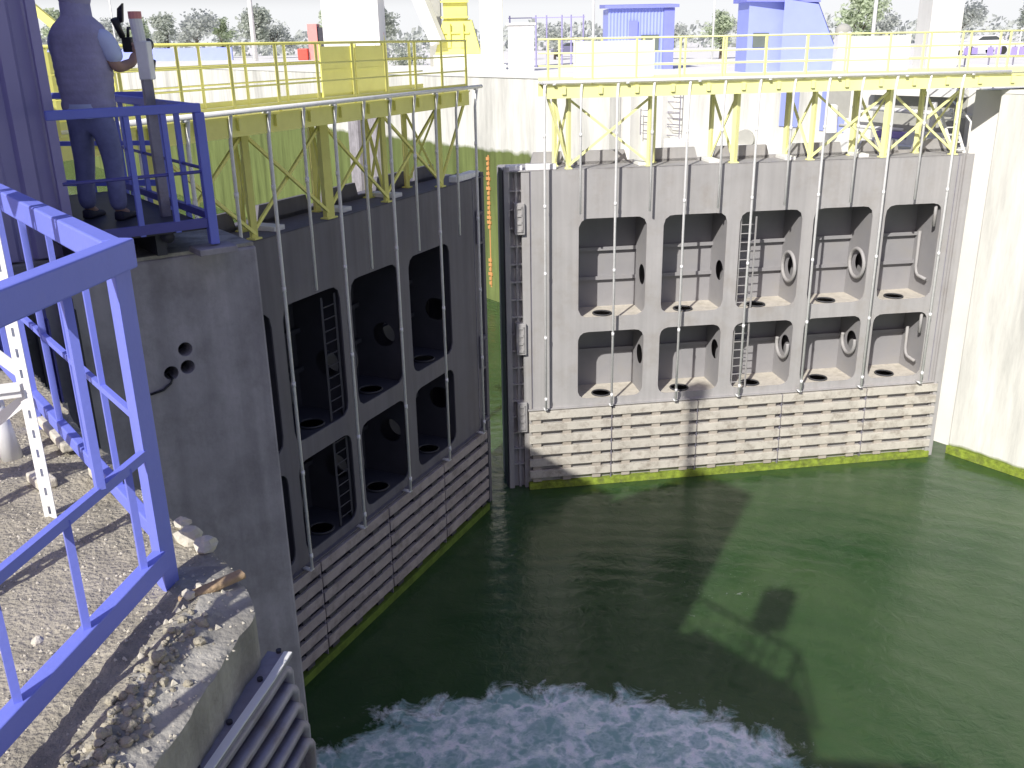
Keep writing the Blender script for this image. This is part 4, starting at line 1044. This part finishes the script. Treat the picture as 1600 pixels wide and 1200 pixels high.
# caged ladder at the left of the recess
t = thing('caged_ladder', 'small dark caged ladder against the white wall behind the right footbridge', 'ladder', rp(14.2, .3, -2.3))
a = MB()
for u in (13.6, 14.5): a.tube([rp(u, .35, -2.3), rp(u, .35, -.1)], .025, 6)
for k in range(5): a.tube([rp(13.6, .35, -2.2 + k * .45), rp(14.5, .35, -2.2 + k * .45)], .02, 6)
a.build('cage_rail', M['steel'], t)
a = MB()
for u in (15.2, 15.9): a.tube([rp(u, .35, -2.3), rp(u, .35, -1.2)], .022, 6)
for z in (-2.2, -1.85, -1.5, -1.25): a.tube([rp(13.6, .35, z), rp(15.9, .35, z)], .018, 6)
a.build('guard_rail', M['steel'], t)
# dark rubber buffer and lamp
a = MB(); a.tube([(9.25, 37.75, -2.1), (9.17, 37.6, -2.1)], .36, 18); tag(a.build('wall_lamp', M['greywall'], smooth=False), 'round grey wall lamp above the middle of the right gate', 'lamp')
# red hose reel
t = thing('hose_reel', 'red hose reel on the bank under the right end of the footbridge', 'hose reel', (15.0, 31.2, -.9))
a = MB()
for oy in (-.15, .15):
    a.tube([(15.0 + .38 * math.cos(q), 31.1 + oy, -.62 + .42 * math.sin(q)) for q in [2 * math.pi * k / 20 for k in range(21)]], .045, 8, cap=False)
a.build('reel_rim', M['red'], t, smooth=True)
a = MB(); a.tube([(15.0, 30.9, -.62), (15.0, 31.3, -.62)], .16, 12); a.build('reel_drum', M['red'], t)
a = MB(); a.bar((14.8, 31.1, -1.5), (15.0, 31.1, -.62), .06); a.bar((15.2, 31.1, -1.5), (15.0, 31.1, -.62), .06); a.build('stand', M['darksteel'], t)
# white steps with handrail next to the heel of the right gate
t = thing('access_ladder', 'white access ladder with handrail at the heel of the right gate', 'ladder', PRt(13.1, .5, ZTOP))
a = MB()
for s in (12.95, 13.32): a.bar((s, .35, ZTOP), (s + .12, 1.5, -.55), .09, .03, PRt)
for k in range(6):
    f = (k + .5) / 6; a.box(12.95 + .12 * f, 13.32 + .12 * f, .35 + 1.15 * f - .08, .35 + 1.15 * f + .08, ZTOP + 1.2 * f - .015, ZTOP + 1.2 * f + .015, PRt)
a.build('steps', M['white'], t)
a = MB(); a.tube([(13.36, .3, ZTOP), (13.36, .3, -.85), (13.42, .9, -.55), (13.48, 1.5, -.35)], .03, 8, PRt); a.build('handrail', M['white'], t, smooth=True)

# ------------------------------------------------------------------ right bank background
def person_far(): pass
def corr_box(name, label, x0, x1, y0, y1, h, m_, win=None, roof=None, rot=0):
    t = thing(name, label, 'cabin', ((x0 + x1) / 2, y0, 0))
    a = MB(); n = int((x1 - x0) / .18); dx = (x1 - x0) / n; vs = []
    for i in range(n + 1):
        for k, (f, o) in enumerate(((0, 0), (.5, .05))):
            if i == n and k: break
            for z in (0, h): vs.append((x0 + (i + f) * dx, y0 - o + (y1 - y0) * 0, z))
    m = len(vs) // 2
    a.add(vs, [(2 * i, 2 * i + 2, 2 * i + 3, 2 * i + 1) for i in range(m - 1)])
    a.box(x0, x1, y0 + .01, y1, 0, h); a.build('wall', m_, t, fix=False)
    a = MB(); a.hexa([(x0 - .2, y0 - .3, h), (x1 + .2, y0 - .3, h), (x1 + .2, y1 + .2, h + .1), (x0 - .2, y1 + .2, h + .1), (x0 - .2, y0 - .3, h + .16), (x1 + .2, y0 - .3, h + .16), (x1 + .2, y1 + .2, h + .3), (x0 - .2, y1 + .2, h + .3)]); a.build('roof', M['trim'] if roof is None else roof, t)
    if win:
        a = MB(); a.box(win[0], win[1], y0 - .09, y0 - .06, win[2], win[3]); a.build('window', M['window'], t)
    return t
c1 = corr_box('blue_cabin', 'pale blue corrugated cabin with a window behind the right footbridge, left of the sloping one', 5.75, 9.45, 56.5, 59.5, 3.25, M['cladlight'], (7.6, 8.6, 1.0, 1.85))
a = MB(); a.box(6.9, 7.4, 56.36, 56.42, .1, 2.6); a.build('door', M['trim'], c1)
a = MB(); a.box(8.85, 9.44, 56.40, 56.44, 0, 3.2); a.build('corner_panel', M['trim'], c1)
t = thing('blue_cabin', 'larger pale blue cabin with a long roof sloping down to the right', 'cabin', (13.4, 48.2, 0))
a = MB(); a.prism([(11.6, 48.2), (13.3, 48.2), (13.3, 50.5), (11.6, 50.5)], 0, 3.2); a.build('wall', M['cladlight'], t)
a = MB(); prof = []
n = 26
for i in range(n + 1):
    y = 47.6 + i * 3.2 / n; o = .04 if i % 2 else 0
    prof.append([(13.1 + o, y, 3.3 + o), (14.7 + o, y, 3.05 + o), (16.1 + o, y, .15 + o)])
vs = [p for q in prof for p in q]
a.add(vs, [(3 * i + k, 3 * i + k + 1, 3 * i + k + 4, 3 * i + k + 3) for i in range(n) for k in range(2)])
a.build('roof', M['cladlight'], t, fix=False)
a = MB(); a.add([(13.1, 47.62, 0), (16.1, 47.62, 0), (16.1, 47.62, .13), (14.7, 47.62, 3.02), (13.1, 47.62, 3.27)], [(0, 1, 2, 3, 4)]); a.build('end_wall', M['cladlight'], t, fix=False)
a = MB(); a.hexa([(11.4, 48.0, 3.2), (14.75, 47.5, 3.1), (14.75, 50.8, 3.1), (11.4, 50.8, 3.2), (11.4, 48.0, 3.42), (14.75, 47.5, 3.3), (14.75, 50.8, 3.3), (11.4, 50.8, 3.42)]); a.build('roof_cap', M['trim'], t)
a = MB(); a.box(11.85, 12.6, 48.15, 48.19, 1.15, 1.8); a.build('window', M['window'], t)

def simple_box(name, label, cat, x0, x1, y0, y1, z0, z1, m_, bev=.03):
    a = MB(); a.box(x0, x1, y0, y1, z0, z1); return tag(a.build(name, m_, bevel=bev), label, cat)
# tall white tower leg at the right, with plinth and cornice band
t = thing('concrete_tower', 'tall white concrete tower leg on the right bank, left of the white car', 'tower', (14.9, 34.4, 0))
a = MB(); a.box(14.42, 15.5, 34.2, 35.4, 0, 11); a.build('shaft', M['white_conc'], t, bevel=.04)
a = MB(); a.box(14.3, 15.62, 34.08, 35.52, 0.0, .35); a.build('plinth', M['white_conc'], t, bevel=.04)
t = thing('concrete_tower', 'cream concrete tower leg behind the gap between the gates', 'tower', (-.8, 60, 0))
a = MB(); a.box(-1.55, -.15, 62, 63.4, 0, 11); a.build('shaft', M['cream'], t, bevel=.04)
a = MB(); a.box(-1.7, 0, 61.9, 63.5, 0, .3); a.build('plinth', M['white_conc'], t)
t = thing('white_kiosk', 'white electrical kiosk right of the cream tower leg', 'kiosk', (.9, 58, 0))
a = MB(); a.box(.15, 1.65, 58, 59.2, 0, 2.5); a.build('cabinet', M['white'], t, bevel=.03)
a = MB(); a.box(.05, 1.75, 57.9, 59.3, 2.5, 2.62); a.build('roof', M['white_conc'], t)
a = MB(); a.box(.3, 1.5, 57.97, 57.999, .2, 2.3); a.build('door', M['white'], t, bevel=.01)
# yellow crane pedestal
t = thing('yellow_pedestal', 'bright yellow machinery pedestal on a white base across the lock', 'machinery', (-3.3, 70, 0))
a = MB(); a.box(-5.0, -1.7, 69.2, 71.6, 0, .85); a.build('base', M['white_conc'], t, bevel=.05)
a = MB(); a.hexa([(-4.9, 69.4, .85), (-1.7, 69.4, .85), (-1.7, 71.4, .85), (-4.9, 71.4, .85), (-4.3, 69.7, 3.1), (-2.3, 69.7, 3.1), (-2.3, 71.1, 3.1), (-4.3, 71.1, 3.1)]); a.build('frame', M['yellow'], t, bevel=.05)
a = MB(); a.box(-4.25, -2.6, 69.75, 71.0, 3.1, 7.5); a.build('column', M['yellow'], t, bevel=.05)
a = MB(); 
for x in (-4.0, -3.1): a.box(x, x + .22, 69.35, 69.6, 1.3, 2.9)
for z in (1.2, 2.2, 3.2, 4.2): a.box(-4.4, -2.5, 69.45, 69.7, z, z + .12)
a.build('rib', M['yellow'], t)
a = MB(); a.bar((-4.6, 69.0, 1.6), (-6.6, 70.0, 6.5), .7, .9); tag(a.build('white_strut', M['white'], bevel=.05), 'leaning white strut left of the yellow pedestal', 'strut')
simple_box('grey_cabinet', 'dark grey tall cabinet between the leaning strut and the yellow pedestal', 'cabinet', -5.6, -4.7, 74, 75, 0, 6.5, M['greywall'])
# white building far left of centre
t = thing('white_building', 'white building with a bright door on the far bank', 'building', (-16, 110, 0))
a = MB(); a.box(-19.5, -13.5, 108, 114, 0, 6.6); a.build('wall', M['white_conc'], t)
a = MB(); a.box(-20, -13, 107.5, 114.5, 6.6, 7); a.build('roof', M['white'], t)
a = MB(); a.box(-15.5, -14.0, 107.93, 107.99, .1, 3.6); a.build('door', M['white'], t)
t = thing('red_kiosk', 'faded red kiosk with a dark window beside the white building', 'kiosk', (-23, 120, 0))
a = MB(); a.box(-23.3, -22.2, 119, 121, 0, 4.0); a.build('wall', M['pink'], t)
a = MB(); a.box(-22.15, -20.6, 119.2, 120.8, 1.0, 3.6); a.build('window', M['darksteel'], t)
a = MB(); a.box(-24.6, -23.4, 118.5, 119.5, .0, 1.3); tag(a.build('red_barrel_box', M['red'], bevel=.1), 'low red box left of the faded red kiosk', 'box')
# poles
def pole(x, y, h, r_, m_, label, head=True, group='light poles'):
    t = thing('light_pole', label, 'pole', (x, y, 0), group)
    a = MB(); a.tube([(x, y, 0), (x, y, h)], r_, 8, r1=r_ * .7); a.build('shaft', m_, t, smooth=True)
    if head:
        a = MB(); a.bar((x, y, h), (x + .9, y, h + .2), .12, .08); a.build('arm', m_, t)
    return t
pole(-29.5, 118, 12, .32, M['white'], 'white light pole on the far bank at the left, among the trees')
pole(6.1, 70, 9, .11, M['white'], 'white light pole left of the windowed blue cabin')
pole(16.5, 80, 8, .08, M['white'], 'thin white light pole between the two blue cabins')
pole(25.2, 69, 9, .14, M['white'], 'white light pole right of the sloping blue cabin')
pole(-58, 150, 11, .14, M['white'], 'thin light pole over the trees near the man')
# barrier
t = thing('barrier_pole', 'raised yellow and red barrier pole right of the white building', 'barrier', (-13.4, 112, 0))
a = MB(); a.bar((-13.4, 112, 1), (-14.4, 112, 8), .22); a.build('boom', M['yellow'], t)
a = MB(); 
for k in range(3): a.bar((-13.4 - .143 * (1.6 + 2 * k), 111.97, 1 + 1.6 + 2 * k), (-13.4 - .143 * (2.3 + 2 * k), 111.97, 1 + 2.3 + 2 * k), .25)
a.build('red_band', M['red'], t)
a = MB(); a.box(-13.8, -13.0, 111.6, 112.4, 0, 1.2); a.build('stand', M['white'], t, bevel=.05)
# steel frame fence left of cabin
t = thing('steel_frame', 'thin blue steel frame of posts left of the windowed cabin', 'frame', (3.5, 66, 0))
a = MB(); a.bar((.2, 66, 3.05), (5.2, 66, 3.05), .06); a.build('beam', M['clad'], t)
for x in (.3, 2.0, 2.7, 3.7, 4.3, 5.1):
    a = MB(); a.bar((x, 66, 0), (x, 66, 3.2), .07); a.build('post', M['clad'], t)
# cars
def car(x, y, ang, m_, label):
    t = thing('parked_car', label, 'car', (x, y, 0)); c, s = math.cos(R(ang)), math.sin(R(ang))
    def q(u, v, z): return (x + c * u - s * v, y + s * u + c * v, z)
    prof = [(-2.1, .35), (-2.15, .75), (-1.9, .95), (-1.2, 1.02), (-.55, 1.42), (.7, 1.45), (1.5, 1.02), (2.05, .9), (2.15, .4)]
    a = MB(); n = len(prof)
    vs = [q(u, v * (1 if z < 1.1 else .8), z) for v in (-.85, .85) for u, z in prof]
    a.add(vs, [tuple(range(n)), tuple(range(2 * n - 1, n - 1, -1))] + [(i, n + i, n + (i + 1) % n, (i + 1) % n) for i in range(n)])
    a.build('body', m_, t, bevel=.04)
    for v in (-.79, .79):
        a = MB(); a.add([q(u, v * 1.0 + math.copysign(.04, v), z) for u, z in ((-1.0, 1.03), (-.5, 1.36), (.65, 1.38), (1.3, 1.03))], [(0, 1, 2, 3)]); a.build('window', M['glass'], t, fix=False)
    for u in (-1.35, 1.35):
        for v in (-.8, .8):
            a = MB(); a.tube([q(u, v - .1, .32), q(u, v + .1, .32)], .32, 16); a.build('wheel', M['tyre'], t)
    return t
car(37.5, 79, 8, M['car_white'], 'white car parked on the right bank behind the railing')
car(7.0, 108, 0, M['car_dark'], 'dark car parked left of the windowed blue cabin')
# bank railing with banner at right
t = thing('bank_fence', 'pale bank railing with a purple and white banner at the far right', 'fence', (22, 47, 0))
a = MB()
for z in (.15, 1.05): a.tube([(17.2, 49.5, z), (29, 43.5, z)], .03, 6)
a.build('rail', M['white'], t)
for k in range(14):
    f = k / 13; a = MB(); a.bar((17.2 + 11.8 * f, 49.5 - 6 * f, 0), (17.2 + 11.8 * f, 49.5 - 6 * f, 1.1), .05); a.build('post', M['steel'], t)
a = MB(); n = 40
for k in range(n):
    if k % 3 == 2: continue
    f0, f1 = k / n, (k + .8) / n; z0 = .62 + .06 * math.sin(k * 1.7)
    a.quad((17.2 + 11.8 * f0, 49.44 - 6 * f0, z0), (17.2 + 11.8 * f1, 49.44 - 6 * f1, z0), (17.2 + 11.8 * f1, 49.44 - 6 * f1, .98), (17.2 + 11.8 * f0, 49.44 - 6 * f0, .98))
a.build('banner', M['purple'], t, fix=False)
t = thing('goal_frame', 'small white square frame on the far right bank', 'frame', (40.5, 80, 0))
a = MB(); a.tube([(40.0, 78, 0), (40.0, 78, 1.9), (41.2, 77.6, 1.9), (41.2, 77.6, 0)], .06, 6); a.build('frame', M['white'], t)
# figure in dark cap by the right bank
t = thing('white_cabinet', 'white cabinet with a dark domed cap left of the white tower leg', 'cabinet', (13.85, 41.3, 0))
a = MB(); a.box(13.6, 14.1, 41, 41.6, 0, 1.75); a.build('body', M['white'], t, bevel=.03)
a = MB(); a.sphere((13.85, 41.3, 1.78), .33, 14, 8, (1, 1, .9)); a.build('dome', M['greywall'], t, smooth=True)
# yellow jib behind the man
t = thing('yellow_jib', 'yellow jib arm slanting down behind the man', 'crane', (-8.6, 17.6, 0))
a = MB(); a.bar((-7.95, 18.0, 1.98), (-9.3, 18.0, 3.2), .12, .14); a.build('arm', M['yellow'], t)
a = MB(); a.bar((-7.9, 18.0, .0), (-7.9, 18.0, 2.0), .14); a.build('mast', M['yellow'], t)

# low blue wall under the far trees
simple_box('blue_fence', 'low pale blue fence in front of the far trees at the left', 'fence', -78, -36, 132, 132.4, 0, 1.6, M['cladlight'], 0)
# bush by the strut
# ------------------------------------------------------------------ trees
def tree_mesh(seed, m_, h, w_, leaf=.32, n=1500):
    rg = random.Random(seed)
    tr = MB(); tr.tube([(0, 0, 0), (.05, .02, h * .3), (.0, .06, h * .55)], .05 * h * .6, 8, r1=.02 * h)
    blobs = []
    for k in range(9):
        an = rg.uniform(0, 6.28); rad = rg.uniform(.1, .8) * w_; zc = rg.uniform(.35, .9) * h
        c = Vector((math.cos(an) * rad * (1.1 - zc / h * .6), math.sin(an) * rad * (1.1 - zc / h * .6), zc)); blobs.append((c, rg.uniform(.28, .5) * w_))
        tr.tube([(0, .02, h * .3), tuple(c * .6 + Vector((0, 0, h * .12))), tuple(c)], .018 * h * .6, 5, r1=.006)
    cr = MB()
    for k in range(n):
        c, r_ = blobs[rg.randrange(len(blobs))]
        d = Vector((rg.gauss(0, 1), rg.gauss(0, 1), rg.gauss(0, .9))).normalized() * r_ * rg.uniform(.35, 1.15)
        p = c + d
        a_ = Vector((rg.uniform(-1, 1), rg.uniform(-1, 1), rg.uniform(-1, 1))).normalized(); b_ = a_.orthogonal().normalized()
        s = leaf * rg.uniform(.5, 1.2)
        cr.add([p - a_ * s * .5, p + b_ * s * .35, p + a_ * s * .5, p - b_ * s * .35], [(0, 1, 2, 3)])
    return tr, cr
protos = []
for sd_, lm_, h, w_ in ((1, 'leaf_a', 6, 2.6), (2, 'leaf_b', 6, 3.2), (3, 'leaf_c', 6, 2.2)):
    tr, cr = tree_mesh(sd_, M[lm_], h, w_, .42, 1700)
    protos.append((tr, cr, M[lm_]))
used = [None] * 3
def place_tree(k, x, y, s, label, rz=0, group='trees along the far bank'):
    if used[k] is None:
        t = thing('tree', label, 'tree', (0, 0, 0), group)
        tr, cr, m_ = protos[k]; tr.build('trunk', M['bark'], t); cr.build('crown', m_, t, fix=False); used[k] = t
    else:
        t = copy_tree(used[k]); t['label'] = label
    t.location = (x, y, -.02); t.scale = (s * 1.2, s * 1.2, s); t.rotation_euler = (0, 0, rz)
    return t
tl = ['first tree from the left on the far bank, behind the machine house', 'low dull tree between the machine house and the man', 'tree just right of the video camera', 'greyish tree above the control post', 'rounded tree left of the thin light pole', 'bushy pale tree right of the control post', 'low tree further right of the control post', 'taller feathery tree left of the white light pole', 'grey tree behind the white light pole', 'dull tree between the light pole and the red kiosk', 'small tree left of the faded red kiosk', 'tree behind the white building', 'tree behind the barrier pole']
for i, px in enumerate((48, 75, 185, 225, 262, 300, 335, 375, 410, 452, 480, 560, 632)):
    D = 138 + (i * 37 % 30); x = (px - 800) / 1478 * D * 1.065
    place_tree(i % 3, x, D, .95 + .35 * ((i * 7) % 5) / 5, tl[i], i * 1.3)
place_tree(2, 17.6, 82, .62, 'pale tree between the two blue cabins', .4, 'trees on the right bank'); place_tree(1, 13.8, 84, .5, 'low bush-like tree right of the windowed cabin', 2, 'trees on the right bank')
place_tree(2, 27.5, 78, .85, 'light green tree right of the sloping blue cabin', 1, 'trees on the right bank'); place_tree(1, 31, 84, .6, 'grey tree left of the white tower leg', 2.2, 'trees on the right bank')
place_tree(1, 47, 105, .85, 'grey-green tree behind the white car', 3, 'trees on the right bank'); place_tree(0, 56, 108, .75, 'dull tree at the far right edge', 4, 'trees on the right bank')
place_tree(1, 4.5, 92, .55, 'greyish tree behind the thin steel frame', 5, 'trees on the right bank'); place_tree(0, 1.6, 94, .5, 'dull low tree behind the white kiosk', 1.5, 'trees on the right bank')
# bush left of the pedestal
bs = MB(); rg = random.Random(9)
for k in range(900):
    p = Vector((-8.0 + rg.gauss(0, .7), 80 + rg.gauss(0, .6), abs(rg.gauss(.6, .55)))); a_ = Vector((rg.uniform(-1, 1), rg.uniform(-1, 1), rg.uniform(-1, 1))).normalized(); b_ = a_.orthogonal().normalized(); s = rg.uniform(.12, .3)
    bs.add([p - a_ * s * .5, p + b_ * s * .4, p + a_ * s * .5, p - b_ * s * .4], [(0, 1, 2, 3)])
tag(bs.build('bush', M['leaf_a'], fix=False), 'dark bush at the foot of the leaning white strut', 'bush')
# far wood on the horizon
fwd_ = MB(); rg = random.Random(11)
for k in range(5200):
    x = rg.uniform(-150, 150); y = 190 + rg.uniform(-8, 8); hh = 4.2 + 1.8 * noise.noise(Vector((x * .06, 0, 0))) + 1.0 * noise.noise(Vector((x * .3, 2, 0)))
    p = Vector((x, y, abs(rg.uniform(0, hh)))); a_ = Vector((rg.uniform(-1, 1), rg.uniform(-1, 1), rg.uniform(-1, 1))).normalized(); b_ = a_.orthogonal().normalized(); s = rg.uniform(.8, 1.7)
    fwd_.add([p - a_ * s * .5, p + b_ * s * .4, p + a_ * s * .5, p - b_ * s * .4], [(0, 1, 2, 3)])
tag(fwd_.build('far_trees', M['leaf_b'], fix=False), 'far line of grey-green woodland on the horizon', 'woodland', kind='stuff')
